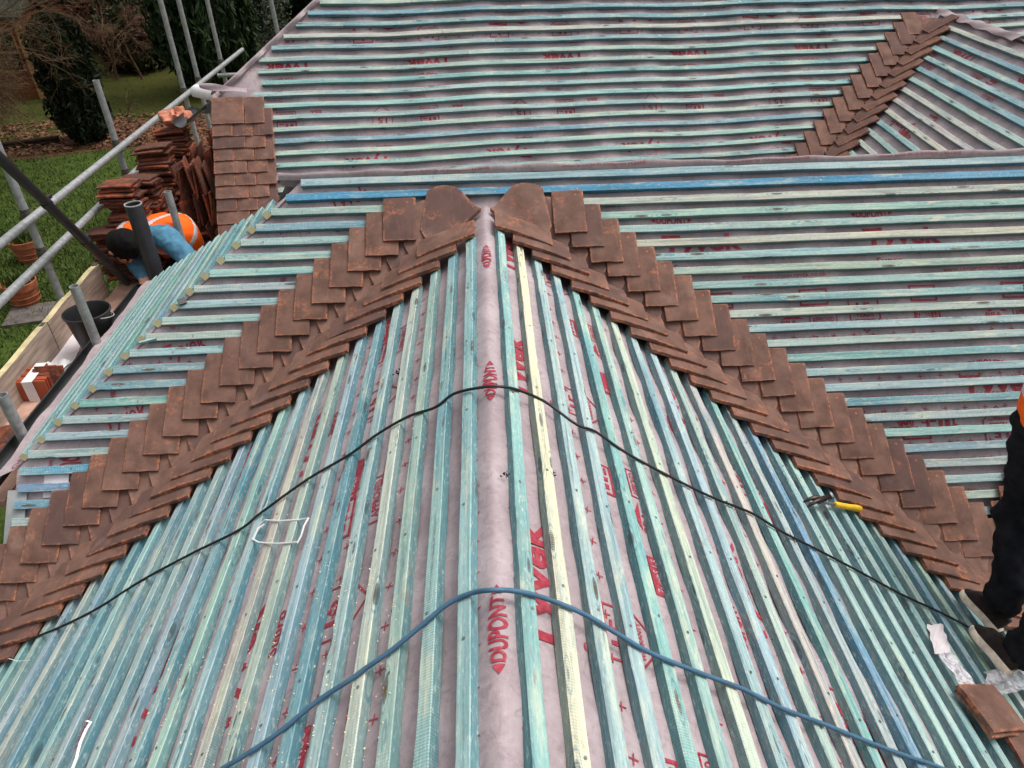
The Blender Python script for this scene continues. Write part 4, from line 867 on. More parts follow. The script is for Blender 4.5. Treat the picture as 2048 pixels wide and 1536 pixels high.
mb = MB(); mb.sheet(lambda p, q: (lerp(A, B, q) + s2 * (.062 * cos(-.5 + 4.2 * p)) + s3 * (.062 * sin(-.5 + 4.2 * p)), (s2 * cos(-.5 + 4.2 * p) + s3 * sin(-.5 + 4.2 * p))), 20, 6, .003); tag(mb.build('white_gutter_piece', M['white'], None, 60), "white curved plastic gutter piece at the roof's left corner", 'gutter piece')
A = at_Y(447, 196, 6.0); mb = MB(); mb.sheet(lambda p, q: (A + V((lerp(-.012, .05, q) + .05 * p, .02 * p, .09 * p - .10 * (1 - p) * 0 - .06 * q * q)), V((.7, -.6, .3)).normalized()), 8, 6, .002); tag(mb.build('white_plastic_flap', M['white'], None, 60), "curled white plastic flap beside the white gutter piece", 'plastic flap')
# ------------------------------------------------------------------ garden
mb = MB(); mb.grid(lambda p, q: V((lerp(-120, 80, p), lerp(-30, 170, q), ZG)), 4, 4); tag(mb.build('lawn', M['lawn']), kind='structure')
def ground(x, y): return at_z(x, y, ZG)
poly = [(-60, 330), (-60, 296), (60, 290), (140, 272), (230, 240), (340, 236), (470, 240), (470, 300), (330, 318), (300, 300), (235, 296), (180, 304), (90, 316), (0, 324)]
mb = MB(); mb.add([ground(*p) + V((0, 0, .006)) for p in poly], [tuple(range(len(poly)))]); tag(mb.build('flower_bed', M['soil']), kind='structure')
mb = MB(); rnd = random.Random(5)
for i in range(2600):
    x, y = rnd.uniform(-20, 420), rnd.uniform(246, 312)
    y += -.10 * (x - 60) if x < 240 else -16
    P = ground(x, y) + V((0, 0, .02 + rnd.uniform(0, .05))); a = rnd.uniform(0, 6.3); s_ = rnd.uniform(.03, .07); ux = V((cos(a), sin(a), rnd.uniform(-.5, .5))) * s_; uy = V((-sin(a), cos(a), rnd.uniform(-.5, .5))) * s_ * .6
    mb.add([P - ux, P + uy, P + ux, P - uy], [(0, 1, 2, 3)])
tag(mb.build('leaf_litter', M['litter']), "dry brown leaves covering the garden bed", 'leaf litter', kind='stuff')
mb = MB()
for i in range(26000):
    x, y = rnd.uniform(-30, 400), rnd.triangular(150, 760, 520); P = ground(x, y); h = rnd.uniform(.03, .085); a = rnd.uniform(0, 6.3); w_ = rnd.uniform(.006, .014)
    mb.add([P + V((cos(a) * w_, sin(a) * w_, 0)), P - V((cos(a) * w_, sin(a) * w_, 0)), P + V((rnd.uniform(-.04, .04), rnd.uniform(-.04, .04), h))], [(0, 1, 2)])
tag(mb.build('grass', M['grass']), "short green grass of the garden lawn", 'grass', kind='stuff')
mb = MB(); A, B = ground(-30, 304), ground(122, 287)
for k in range(2): mb.tube([lerp(A, B, i / 8) + V((0, .02 * sin(i * 2 + k), .05 + k * .08)) for i in range(9)], .048, 8)
tag(mb.build('log_edging', M['trunk'], None, 60), "low dark timber edging along the garden bed", 'garden edging')
P = ground(62, 632); mb = MB(); mb.box(P + V((0, 0, .02)), (.55, .55, .05), Rz(.25), 0, .01); tag(mb.build('paving_slab', M['slab']), "dark square paving slab set in the lawn by the pots", 'paving slab')
def plantpot(P, s_, lb):
    rt = empty('plant_pot', P, lb, 'plant pot'); mb = MB(); mb.lathe([(.001, .01), (.15, .0), (.155, .02), (.205, .26), (.215, .265), (.225, .36), (.212, .365), (.205, .35), (.195, .31), (.001, .31)], (0, 0, 0), 28)
    for z_ in (.08, .16): mb.lathe([(.16 + z_ * .19 + .012, z_), (.16 + z_ * .19 + .016, z_ + .01), (.16 + z_ * .19 + .012, z_ + .02)], (0, 0, 0), 28)
    mb.v = [tuple(V(v_) * s_ + P) for v_ in mb.v]; mb.build('pot', M['terracotta'], rt, 40); mb = MB(); r = random.Random(int(s_ * 100))
    for i in range(260):
        a, q = r.uniform(0, 6.3), r.uniform(0, .19) * s_; Q = P + V((q * cos(a), q * sin(a), .31 * s_)); t_ = V((r.uniform(-.07, .07), r.uniform(-.07, .07), r.uniform(.05, .2))) * s_; sd_ = V((t_.y, -t_.x, 0)).normalized() * .014 if t_.xy.length > 0 else V((.01, 0, 0))
        mb.add([Q - sd_ * .4, Q + t_ * .5 + sd_, Q + t_, Q + t_ * .5 - sd_], [(0, 1, 2, 3)])
    mb.build('plant', M['grass'], rt)
plantpot(ground(66, 522), 1.0, "upper terracotta pot on the lawn behind the scaffold pole"); plantpot(ground(56, 610), 1.0, "lower terracotta pot with a green plant beside the paving slab")
# foliage
def leaves(mb, r, n, P, size, m=0, droop=0, lng=1.0):
    for i in range(n):
        p, nd = P(r); a = V((r.gauss(0, 1), r.gauss(0, 1), r.gauss(0, 1) - droop)).normalized(); b = a.cross(V((r.gauss(0, 1), r.gauss(0, 1), r.gauss(0, 1)))).normalized(); s_ = size * r.uniform(.6, 1.4)
        mb.add([p - a * s_ * lng, p + b * s_ * .45, p + a * s_ * lng, p - b * s_ * .45], [(0, 1, 2, 3)], m)
def tree(name, P, label, cat, mt, n, shape, size, trunk=(.1, .6), grp=None, droop=0, lng=1.0, limbs=0):
    rt = empty(name, P, label, cat, grp); r = random.Random(hash(label) % 1000 if False else len(label)); mb = MB(); leaves(mb, r, n, shape, size, 0, droop, lng); mb.build('crown', M[mt], rt)
    mb = MB(); mb.tube([P, P + V((.03, 0, trunk[1] * .5)), P + V((0, .03, trunk[1]))], [trunk[0], trunk[0] * .8, trunk[0] * .3], 8)
    for i in range(limbs):
        a = r.uniform(0, 6.3); z_ = r.uniform(.2, .9) * trunk[1]; mb.tube([P + V((0, 0, z_)), P + V((cos(a) * .35, sin(a) * .35, z_ + .3)), P + V((cos(a) * .6, sin(a) * .6, z_ + .7))], [trunk[0] * .4, trunk[0] * .25, .005], 6)
    mb.build('trunk', M['trunk'], rt, 60); return rt
def column(P, rad, h, clump=.16, taper=.25):
    def f(r):
        a = r.uniform(0, 2 * pi); z = r.uniform(0, 1) ** .9; prof = (math.sin(min(1, z * 3.2 + .28) * pi / 2)) * (1 - taper * z) * math.sqrt(max(0, 1 - max(0, (z - .8) / .2) ** 2))
        k = 1 + clump * (sin(a * 9 + z * 3) + .6 * sin(a * 17 - z * 7) + .5 * sin(z * 23 + a * 4)); q = rad * prof * k * r.uniform(.72, 1.0)
        return P + V((q * cos(a), q * sin(a), .05 + z * h)), None
    return f
def blob(P, rx, ry, rz, lumps=.3):
    def f(r):
        a, u_ = r.uniform(0, 2 * pi), r.uniform(-1, 1); s_ = math.sqrt(1 - u_ * u_); k = 1 + lumps * (sin(a * 3 + u_ * 4) * .5 + sin(a * 7 - u_ * 9) * .35 + sin(a * 13 + u_ * 17) * .25); k *= r.uniform(.78, 1.02)
        return P + V((rx * s_ * cos(a) * k, ry * s_ * sin(a) * k, rz * (u_ * k))), None
    return f
c1 = ground(183, 285); tree('conifer', c1, "squat dark conifer standing alone in the leafy bed", 'tree', 'conifer', 15000, column(c1, .53, 2.6, .16, .04), .05, (.12, 2.4), None, 1.2, 1.5)
c2 = ground(392, 190) + V((.5, .4, 0)); tree('cypress', c2, "tall drooping dark cypress behind the upright scaffold poles", 'tree', 'conifer2', 22000, column(c2, 1.25, 6.0, .12, .15), .10, (.2, 4.5), None, 2.2, 1.7)
c3 = ground(490, 165) + V((.3, .5, 0)); tree('holly_bush', c3, "rounded grey-green bush right of the tall cypress", 'bush', 'holly', 11000, column(c3, 1.25, 3.6, .16, .2), .055, (.14, 2.2))
c4 = ground(575, 120) + V((.8, 2, 0)); tree('evergreen_tree', c4, "very dark evergreen behind the upper left roof edge", 'tree', 'conifer', 13000, blob(c4 + V((0, 0, 2.6)), 2.3, 1.6, 3.0), .12, (.2, 3), None, .6, 1.2)
c5 = ground(620, 60) + V((1.2, 3, 0)); tree('evergreen_tree', c5, "yellow-green shrub just above the roof's top left corner", 'tree', 'hedge', 5000, blob(c5 + V((0, 0, 2.8)), 2.4, 1.4, 2.4), .10, (.2, 3))
for i, (x, y, mt, rx, rz, lb) in enumerate(((285, 128, 'hedge', 1.5, 2.6, "olive green hedge shrub left of the tall cypress"), (205, 112, 'redhedge', 2.2, 2.6, "copper brown hedge shrub behind the squat conifer"), (120, 104, 'redhedge', 2.2, 2.8, "brown hedge shrub behind the bare tree's branches"), (20, 96, 'hedge', 2.6, 2.6, "dull green shrub behind the timber garden shed"), (335, 100, 'hedge', 2.0, 3.4, "dark hedge shrub directly behind the tall cypress"), (262, 150, 'hedge', 1.0, 1.3, "low dark green shrub at the back of the lawn"), (440, 92, 'conifer', 2.3, 3.6, "dark tree behind the rounded grey-green bush"), (520, 70, 'conifer2', 2.6, 3.8, "dark tree filling the gap left of the black evergreen"))):
    P = ground(x, y) + V((0, 1.0, 0)); tree('hedge_shrub', P, lb, 'shrub', mt, 8500, blob(P + V((0, 0, rz * .55)), rx, 1.1, rz * .8, .35), .085, (.12, rz * .6), "shrubs and trees closing the back of the garden")
mb = MB(); r = random.Random(3)
for i in range(26000):
    x = r.uniform(-80, 60); y = 36 + r.uniform(0, 6) + .004 * x * x * 0; z = ZG + r.uniform(0, 1) ** .8 * (5 + 1.5 * sin(x * .5) + sin(x * 1.7)); P = V((x, y, z)); a = V((r.gauss(0, 1), r.gauss(0, 1), r.gauss(0, 1))).normalized(); b = a.cross(V((r.gauss(0, 1), r.gauss(0, 1), r.gauss(0, 1)))).normalized(); s_ = r.uniform(.2, .5); mb.add([P - a * s_, P + b * s_ * .5, P + a * s_, P - b * s_ * .5], [(0, 1, 2, 3)])
tag(mb.build('woodland', M['hedge']), "dark woodland closing the view behind the garden", 'woodland', kind='stuff')
# bare trees
def bare(P, label, d0, L0, r0_, depth, seed, mt, spread=.6, droop=0., name='bare_tree'):
    rt = empty(name, P, label, 'tree', "bare winter trees in the garden"); r = random.Random(seed); tk = MB(); tw = MB(); cnt = [0]
    def grow(p, d, L, rad, k):
        n = 4; pts = [p]; dd = d.copy()
        for i in range(n): dd = (dd + V((r.gauss(0, .12), r.gauss(0, .12), r.gauss(0, .10) - droop * (depth - k) * .06))).normalized(); pts.append(pts[-1] + dd * (L / n))
        (tk if k >= depth - 2 else tw).tube(pts, [lerp(rad, rad * .55, i / n) for i in range(n + 1)], 6 if k >= depth - 1 else 3, 0, False); cnt[0] += 1
        if k == 0: return
        m_ = 3 if k >= 3 else 4
        for i in range(m_):
            f_ = .35 + .65 * (i + r.random()) / m_; q = pts[min(n, int(f_ * n))] ; ax = V((r.gauss(0, 1), r.gauss(0, 1), r.gauss(0, .7))).normalized(); nd = (dd + ax * spread * r.uniform(.7, 1.4)).normalized(); grow(q, nd, L * r.uniform(.55, .8), rad * .55, k - 1)
    grow(P, d0.normalized(), L0, r0_, depth)
    tk.build('trunk', M['bark'], rt, 60); tw.build('crown', M[mt], rt); return rt
def overhang():
    lab = "spreading bare tree reaching over the garden shed from the left"; P = ground(-190, 330); P.y = 13.2; P.x = -11.6
    rt = empty('bare_tree', P, lab, 'tree', "bare winter trees in the garden"); r = random.Random(11); tk = MB(); tw = MB(); top = P + V((.3, 0, 1.9)); tk.tube([P, P + V((.1, .05, 1)), top], [.13, .11, .09], 9)
    def grow(p, d, L, rad, k):
        n = 5; pts = [p]; dd = d.copy()
        for i in range(n): dd = (dd + V((r.gauss(0, .16), r.gauss(0, .16), r.gauss(-.02, .16)))).normalized(); pts.append(pts[-1] + dd * (L / n))
        (tk if k >= 5 else tw).tube(pts, [lerp(rad, rad * .6, i / n) for i in range(n + 1)], 5 if k >= 3 else 3, 0, False)
        if k == 0: return
        for i in range(4):
            q = pts[1 + int((n - 1) * (i + r.random()) / 5)]; nd = (dd * 1.0 + V((r.gauss(0, .6), r.gauss(0, .6), r.gauss(0, .6)))).normalized(); grow(q, nd, L * r.uniform(.45, .75), max(.0026, rad * .62), k - 1)
    for (x, y, t) in ((40, 20, 13.5), (150, 25, 13.8), (150, 100, 13.2), (230, 0, 14.5), (70, 60, 12.8), (300, 30, 15), (20, -60, 14), (180, -60, 14.6)):
        Q = at_d(x, y, t); d = (Q - top); grow(top + d * .12, d.normalized(), d.length * .55, .020, 5)
        tk.tube([top, top + d * .13], [.05, .02], 6)
    tk.build('trunk', M['bark'], rt, 60); tw.build('crown', M['bark'], rt)
overhang()
b2 = ground(70, 175) + V((0, -1, 0)); bare(b2, "bare reddish tree with a dense haze of fine twigs", V((.25, -.1, 1)), 1.6, .05, 6, 23, 'twig', .95, .1)
b3 = ground(235, 160); bare(b3, "bare brown shrub tree behind the squat conifer", V((.05, -.1, 1)), 1.5, .045, 6, 31, 'twig', .95, .05)
b5 = ground(300, 150) + V((0, -.6, 0)); bare(b5, "bare brown shrub tree at the left of the tall cypress", V((-.15, -.1, 1)), 1.4, .04, 6, 47, 'twig', .95, .05)
b6 = ground(150, 150) + V((0, -1.5, 0)); bare(b6, "bare reddish shrub tree directly above the squat conifer", V((.1, -.1, 1)), 1.7, .05, 6, 53, 'twig', .95, .05)
b4 = ground(257, 243); bare(b4, "thin leafless sapling in the bed left of the tile stacks", V((0, 0, 1)), .45, .014, 3, 8, 'bark', .5, 0, 'sapling')
# garden shed
S0 = ground(92, 198); rt = empty('garden_shed', S0, "dark timber garden shed with a paned window behind the branches", 'shed')
def shb(name, c_, d_, m_, bev=0): mb = MB(); mb.box(S0 + V(c_), d_, None, 0, bev); return mb.build(name, M[m_], rt)
shb('wall', (-2.0, 1.3, 1.0), (4.0, 2.4, 2.0), 'shed'); 
mb = MB(); mb.add([S0 + V(p) for p in ((-4.2, -.15, 2.0), (.2, -.15, 2.0), (.2, 1.3, 2.75), (-4.2, 1.3, 2.75), (.2, 2.75, 2.0), (-4.2, 2.75, 2.0), (-4.2, -.15, 2.06), (.2, -.15, 2.06), (.2, 1.3, 2.81), (-4.2, 1.3, 2.81), (.2, 2.75, 2.06), (-4.2, 2.75, 2.06))], [(0, 1, 2, 3), (3, 2, 4, 5), (6, 9, 8, 7), (9, 11, 10, 8), (0, 6, 7, 1), (1, 7, 8, 2), (2, 8, 10, 4)]); mb.build('roof', M['felt'], rt)
for x in (-.08, -1.35): shb('corner_post', (x, .06, 1.0), (.16, .1, 2.0), 'shedtrim')
w_ = shb('window', (-.72, .085, 1.22), (.86, .04, 1.0), 'shedtrim'); 
def sub(name, c_, d_, m_): mb = MB(); mb.box(S0 + V(c_), d_); return mb.build(name, M[m_], w_)
for x in (-.93, -.51):
    for z in (.98, 1.46): sub('pane', (x, .06, z), (.38, .02, .44), 'glass')
w_ = shb('door', (-2.0, .08, .95), (.9, .05, 1.9), 'shedtrim'); sub('pane', (-2.0, .05, 1.3), (.66, .02, .9), 'glass'); sub('panel', (-2.0, .05, .45), (.66, .02, .6), 'shed')
# ------------------------------------------------------------------ cables, straps and small things on the battens
def onwing(x, y, h):
    R_, L_ = onR(x, y), onL(x, y); P = R_ if R_.x > 0 else L_
    if abs(P.x) < .14: P = lerp(P, V((P.x, P.y, P.z)), 1); n_ = V((nR.x * max(-1, min(1, P.x / .14)), 0, nR.z))
    else: n_ = nR if P.x > 0 else nL
    return P + n_ * h
def smooth(pts, k=6):
    out = []; n = len(pts)
    for i in range(n - 1):
        p0, p1, p2, p3 = pts[max(i - 1, 0)], pts[i], pts[i + 1], pts[min(i + 2, n - 1)]
        for j in range(k):
            t = j / k; out.append(.5 * ((2 * p1) + (p2 - p0) * t + (2 * p0 - 5 * p1 + 4 * p2 - p3) * t * t + (3 * p1 - p0 - 3 * p2 + p3) * t ** 3))
    return out + [pts[-1]]
bl = [(-60, 1330), (20, 1297), (75, 1276), (130, 1252), (200, 1215), (285, 1163), (390, 1108), (480, 1063), (530, 1027), (620, 963), (700, 912), (760, 872), (820, 836), (870, 816), (910, 793), (960, 779), (1000, 777), (1040, 785), (1090, 806), (1150, 852), (1190, 868), (1250, 907), (1330, 952), (1420, 997), (1500, 1030), (1560, 1065), (1640, 1107), (1720, 1150), (1800, 1191), (1870, 1226), (1935, 1257), (1990, 1290)]
mb = MB(); mb.tube(smooth([onwing(x + 1.5 * sin(x * .21), y + 1.6 * sin(x * .13), .0062 + .0035 * sin(x * .085)) for x, y in bl]), .0049, 8); tag(mb.build('cable', M['cableblack'], None, 180), "thin black cable draped over the ridge, farther of the two cables", 'cable')
bl = [(380, 1585), (455, 1537), (500, 1510), (560, 1470), (640, 1405), (700, 1366), (740, 1337), (790, 1302), (850, 1252), (900, 1211), (945, 1190), (990, 1184), (1040, 1188), (1100, 1205), (1170, 1235), (1230, 1271), (1300, 1311), (1400, 1351), (1480, 1381), (1560, 1420), (1640, 1450), (1720, 1482), (1800, 1512), (1860, 1532), (1960, 1570)]
mb = MB(); mb.tube(smooth([onwing(x, y, .008) for x, y in bl]), .0058, 10); tag(mb.build('cable', M['cableblue'], None, 180), "slate blue cable draped over the ridge in the foreground", 'cable')
def strap(pts, w_, label, m='white', h=.013, name='packing_strap', cat='strap'):
    P = [onwing(x, y, h + .004 * sin(i * 2.1)) for i, (x, y) in enumerate(pts)]; mb = MB(); vs = []
    for i, p in enumerate(P):
        t = (P[min(i + 1, len(P) - 1)] - P[max(i - 1, 0)]).normalized(); n_ = nL if p.x < 0 else nR; s_ = (t.cross(n_).normalized() * .72 + n_ * .7) * w_ / 2; vs += [p - s_, p + s_]
    mb.add(vs, [(2 * i, 2 * i + 1, 2 * i + 3, 2 * i + 2) for i in range(len(P) - 1)]); return tag(mb.build(name, M[m], None, 40), label, cat)
mb = MB(); mb.tube([onwing(x, y, .004 + .004 * sin(i * 1.7)) for i, (x, y) in enumerate([(531, 1050), (520, 1060), (507, 1080), (518, 1085), (540, 1089), (562, 1090), (596, 1085), (603, 1072), (611, 1055), (619, 1039), (600, 1040), (565, 1043), (534, 1043), (522, 1050), (514, 1058)])], .0034, 6); tag(mb.build('packing_strap', M['white'], None, 60), "white plastic strap bent into a loop left of the ridge", 'strap')
strap([(172, 1452), (182, 1446), (187, 1447), (180, 1462), (170, 1490), (158, 1520), (146, 1560)], .008, "short white strap lying along the battens at lower left")
strap([(-10, 1308), (14, 1318), (40, 1325), (68, 1324)], .004, "thin white cord by the lowest tiles of the left valley", h=.015)
def film(c0, ux, uy, nu_, nv_, amp, lab, seed, fold=0, m='film', nm='plastic_film'):
    r = random.Random(seed); ph_ = [r.uniform(0, 6) for _ in range(6)]; mb = MB(); N = ux.cross(uy).normalized(); N = N if N.z > 0 else -N
    mb.grid(lambda p, q: c0 + ux * p + uy * q + N * (amp * (sin(p * 9 + ph_[0]) * .5 + sin(q * 14 + p * 5 + ph_[1]) * .35 + sin(p * 23 + q * 19 + ph_[2]) * .25 + .9) + fold * sin(p * pi)), nu_, nv_); return tag(mb.build(nm, M[m], None, 35), lab, 'plastic wrapping')
A = onR(1850, 1250); film(A, onR(1884, 1250) - A, onR(1866, 1310) - A, 24, 16, .006, "ribbed white plastic wrapping strip lying before the shoes", 3, 0, 'whitedirty')
A = onR(1866, 1308); film(A, onR(1900, 1306) - A, onR(1925, 1385) - A, 26, 24, .010, "crumpled clear plastic trailing down to the loose tiles", 4)
A = onR(1966, 1344); film(A, onR(2070, 1352) - A, onR(1972, 1398) - A, 26, 14, .014, "clear plastic sheet folded beside the lower shoe", 5, .05)
# loose tiles at lower right
for i, (px, lab) in enumerate((((1944, 1484), "lower loose brown tile at the right edge, beneath another"), ((1940, 1472), "loose brown tile at lower right lying on top of another"))):
    me = tile_mesh(120 + i); P = onR(*px); A, B = onR(1902, 1384), onR(2036, 1384); ux = (B - A).normalized(); yv = -ux; zv = nR; xv = yv.cross(zv)
    c = onR(1926, 1430) + nR * (.004 + i * .0155 + .012); put_tile(me, c + (ux * .01 - V((0, .01, 0))) * (1 - i), yv, nR, .02, lab, None, .3)
for i in range(4):
    P = onR(2012, 1492) + sR * (.0985 * i) * .9 + EY * (-.055 * i); put_tile(random.choice(TM_), P, -sR, nR, kW, "brown wing tile at the lower right corner, %s down" % nth(i + 1), "tiles at the lower right corner")
# claw hammer
hb_ = onR(1628, 1012) + nR * .028; he = onR(1714, 1024) + nR * .02; hx = (he - hb_).normalized(); hn = (nR - hx * nR.dot(hx)).normalized(); hy = hn.cross(hx)
rt = empty('hammer', hb_, "claw hammer with a yellow grip lying by the right valley tiles", 'hammer'); LH = (he - hb_).length
mb = MB(); mb.tube([hb_, hb_ + hx * LH * .4], .0075, 12); mb.build('shaft', M['chrome'], rt, 50)
mb = MB(); mb.tube([hb_ + hx * (LH * f_) for f_ in (.36, .38, .5, .7, .9, .97, 1.0)], [.010, .0125, .013, .0128, .0155, .015, .009], 14); mb.build('grip', M['yellow'], rt, 60)
mb = MB(); mb.tube([hb_ + hy * y_ - hx * .002 for y_ in (-.018, .018)], .0125, 10); mb.tube([hb_ + hy * y_ - hx * .002 for y_ in (.015, .026, .034, .040)], [.011, .0095, .013, .0155], 14); 
ha = (hn * .8 + hx * .42 - hy * .15).normalized()
mb = MB(); hb_ = hb_ + hn * .012; mb.tube([hb_ - ha * .018, hb_ + ha * .018], .0125, 12); mb.tube([hb_ + ha * y_ for y_ in (.015, .026, .034, .042)], [.011, .0095, .014, .0165], 16)
for sg in (-1, 1): mb.tube([hb_ - hx * a_ - hn * b_ + hy * (sg * c_) for a_, b_, c_ in ((.004, 0, .004), (.024, .0, .007), (.044, .008, .009), (.058, .022, .011), (.066, .042, .013))], [.012, .0105, .009, .007, .0035], 8)
h_ = mb.build('head', M['darksteel'], rt, 60); mb = MB(); mb.tube([hb_ + ha * y_ for y_ in (.0405, .048)], [.0172, .016], 18); mb.build('face', M['chrome'], h_, 50)
# crumbs, moss, sawdust, off-cut slips
mb = MB(); r = random.Random(9)
for i in range(900):
    s = r.uniform(-1.2, -.28); Y = r.uniform(.55, 1.35) if r.random() < .7 else r.uniform(.3, 2.0); q = -s; P = sL * q + EY * Y + nL * (.001 if ((q - s0L + BW) % g1) < BW else -.0225); a = r.uniform(0, 6.3); z_ = r.uniform(.0012, .0035)
    ux = V((cos(a), sin(a), 0)) * z_; uy = V((-sin(a), cos(a), .3)) * z_ * .5; mb.add([P - ux, P + uy, P + ux, P - uy], [(0, 1, 2, 3)])
tag(mb.build('sawdust', M['sawdust']), "pale sawdust scattered left of the ridge in the foreground", 'sawdust', kind='stuff')
mb = MB()
def crumb(P, s_): 
    vs = [P + V((r.gauss(0, 1), r.gauss(0, 1), r.gauss(0, 1))).normalized() * s_ * r.uniform(.6, 1.2) for _ in range(5)]; mb.add(vs, [(0, 1, 2), (0, 2, 3), (0, 3, 4), (1, 2, 4), (2, 3, 4), (0, 1, 4)])
for n in range(3, 24):
    v = v0 + n * g2 - BW - .004
    if v < .5 and r.random() < .7: continue
    for k in range(r.randint(1, 3)):
        u = r.uniform(1.097 * max(v, 0) + .4, 3.2)
        for i in range(r.randint(6, 22)): crumb(PM(u + r.gauss(0, .05), v - r.uniform(0, .006), -.021), r.uniform(.0015, .006))
for n in range(7, 24):
    s = s0R + n * g1 - .004
    for k in range(3):
        Y = r.uniform(.6, 3.0 - .55 * s)
        for i in range(r.randint(6, 18)): crumb(sR * (s - r.uniform(0, .006)) + EY * (Y + r.gauss(0, .12)) - nR * .021, r.uniform(.001, .0038))
    s = s0L + n * g1 + .004; Y = r.uniform(.5, 2.4)
    for i in range(14): crumb(sL * s + EY * (Y + r.gauss(0, .15)) - nL * .021, r.uniform(.001, .0028))
tag(mb.build('clay_crumbs', M['crumb']), "orange clay crumbs caught behind the battens", 'crumbs', kind='stuff')
for (x, y, lb, s_) in ((1107, 944, "dark dried moss clump on the grey membrane right of the ridge", .011), (795, 742, "dark moss scrap between battens left of the ridge", .010), (1013, 942, "tiny brown moss scrap beside the central ridge strip", .006), (1650, 588 + 0, "dark moss scrap on a right slope batten", .0)):
    if s_ == 0: continue
    P = onwing(x, y, -.018); mb = MB(); 
    for i in range(14): crumb(P + V((r.gauss(0, s_), r.gauss(0, s_), r.uniform(0, s_))), s_ * .7)
    tag(mb.build('moss_clump', M['moss']), lb, 'moss')
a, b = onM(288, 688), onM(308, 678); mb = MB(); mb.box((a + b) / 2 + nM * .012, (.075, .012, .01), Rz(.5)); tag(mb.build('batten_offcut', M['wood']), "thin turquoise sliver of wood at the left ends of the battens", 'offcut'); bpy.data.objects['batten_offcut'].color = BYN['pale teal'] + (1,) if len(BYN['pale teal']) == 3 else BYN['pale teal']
P = onM(365, 604); mb = MB(); mb.box(P + nM * .006, (.035, .03, .012), Rz(.6) @ Rx(.6)); tag(mb.build('packer', M['black']), "small black square packer on the left hip", 'packer')
# ------------------------------------------------------------------ people
CLT = bpy.data.textures.new('cloth_folds', 'CLOUDS'); CLT.noise_scale = .07; CLT.noise_depth = 2
def body(chains, mats, voxel, name, parent, sm=6, fold=0):
    mb = MB()
    for pts, rs, m in chains:
        pts = [V(p) for p in pts]; P, R_ = [], []
        for i in range(len(pts) - 1):
            for k in range(4): P.append(lerp(pts[i], pts[i + 1], k / 4)); R_.append(lerp(rs[i], rs[i + 1], k / 4))
        P.append(pts[-1]); R_.append(rs[-1]); d0 = (P[0] - P[1]).normalized(); d1 = (P[-1] - P[-2]).normalized()
        P = [P[0] + d0 * R_[0] * .85, P[0] + d0 * R_[0] * .5] + P + [P[-1] + d1 * R_[-1] * .5, P[-1] + d1 * R_[-1] * .85]; R_ = [R_[0] * .45, R_[0] * .85] + R_ + [R_[-1] * .85, R_[-1] * .45]
        mb.tube(P, R_, 14)
    o = mb.build(name, mats); md_ = o.modifiers.new('r', 'REMESH'); md_.mode = 'VOXEL'; md_.voxel_size = voxel; ms = o.modifiers.new('s', 'SMOOTH'); ms.factor = .5; ms.iterations = sm
    if fold: mf = o.modifiers.new('d', 'DISPLACE'); mf.texture = CLT; mf.texture_coords = 'LOCAL'; mf.strength = fold; mf.mid_level = .5
    dg = bpy.context.evaluated_depsgraph_get(); dg.update(); me = bpy.data.meshes.new_from_object(o.evaluated_get(dg)); bpy.data.objects.remove(o)
    me.materials.clear(); [me.materials.append(x) for x in mats]
    co = np.empty(len(me.polygons) * 3); me.polygons.foreach_get('center', co); co = co.reshape(-1, 3); best = np.full(len(co), 1e9); idx = np.zeros(len(co), int)
    for pts, rs, m in chains:
        for i in range(len(pts) - 1):
            a, b = np.array(pts[i]), np.array(pts[i + 1]); ab = b - a; t = np.clip(((co - a) @ ab) / max(1e-9, ab @ ab), 0, 1); d = np.linalg.norm(co - (a + t[:, None] * ab), axis=1) - (rs[i] + (rs[i + 1] - rs[i]) * t); q = d < best; best[q] = d[q]; idx[q] = m
    me.polygons.foreach_set('material_index', idx.astype(int)); me.shade_smooth(); return link(name, me, parent)
def hand(wr, dr, nrm, m, s=1.0):
    dr = dr.normalized(); sd_ = dr.cross(nrm).normalized(); ch = [([wr, wr + dr * .05 * s + sd_ * .018], [.024, .02], m), ([wr, wr + dr * .05 * s - sd_ * .018], [.024, .02], m)]
    for k, (o_, L) in enumerate(((-.032, .062), (-.011, .075), (.011, .070), (.031, .055))):
        a = wr + dr * .065 * s + sd_ * o_; b = a + dr * L * .5 - nrm * .012; ch.append(([a, b, b + dr * L * .3 - nrm * .03], [.0105, .0095, .008], m))
    a = wr + dr * .025 - sd_ * .03; ch.append(([a, a - sd_ * .03 + dr * .025, a - sd_ * .04 + dr * .055 - nrm * .01], [.014, .011, .009], m)); return ch
def vest(chains, stripes, parent, voxel=.012):
    o = body([(p, r, 0) for p, r in chains], [M['hivis'], M['reflective']], voxel, 'hi_vis_vest', parent, 3); me = o.data
    for p in me.polygons:
        if stripes(p.center): p.material_index = 1
    return o
# worker kneeling on the scaffold, bent over
pel, mid, che, nek, hed = at_Y(356, 504, 5.30), at_Y(326, 464, 5.13), at_Y(292, 474, 4.98), at_Y(266, 486, 4.90), at_Y(247, 494, 4.80)
shL, elL, haL = at_Y(332, 474, 4.90), at_Y(368, 508, 4.78), at_Y(392, 545, 4.68)
shR, elR, haR = at_Y(262, 476, 5.06), at_Y(268, 522, 4.98), at_Y(284, 552, 4.86)
kx = V((.13, 0, 0)); kn1, kn2 = pel + V((.10, -.36, -.18)), pel + V((-.14, -.34, -.2)); 
for k_ in (kn1, kn2): k_.z = ZP + .06
ft1, ft2 = kn1 + V((.02, .40, -.01)), kn2 + V((0, .40, -.01))
fwd = (hed - nek).normalized(); face_d = V((.42, -.25, -.88)).normalized(); sx_ = face_d.cross(V((0, 0, 1))).normalized(); fu = sx_.cross(face_d)
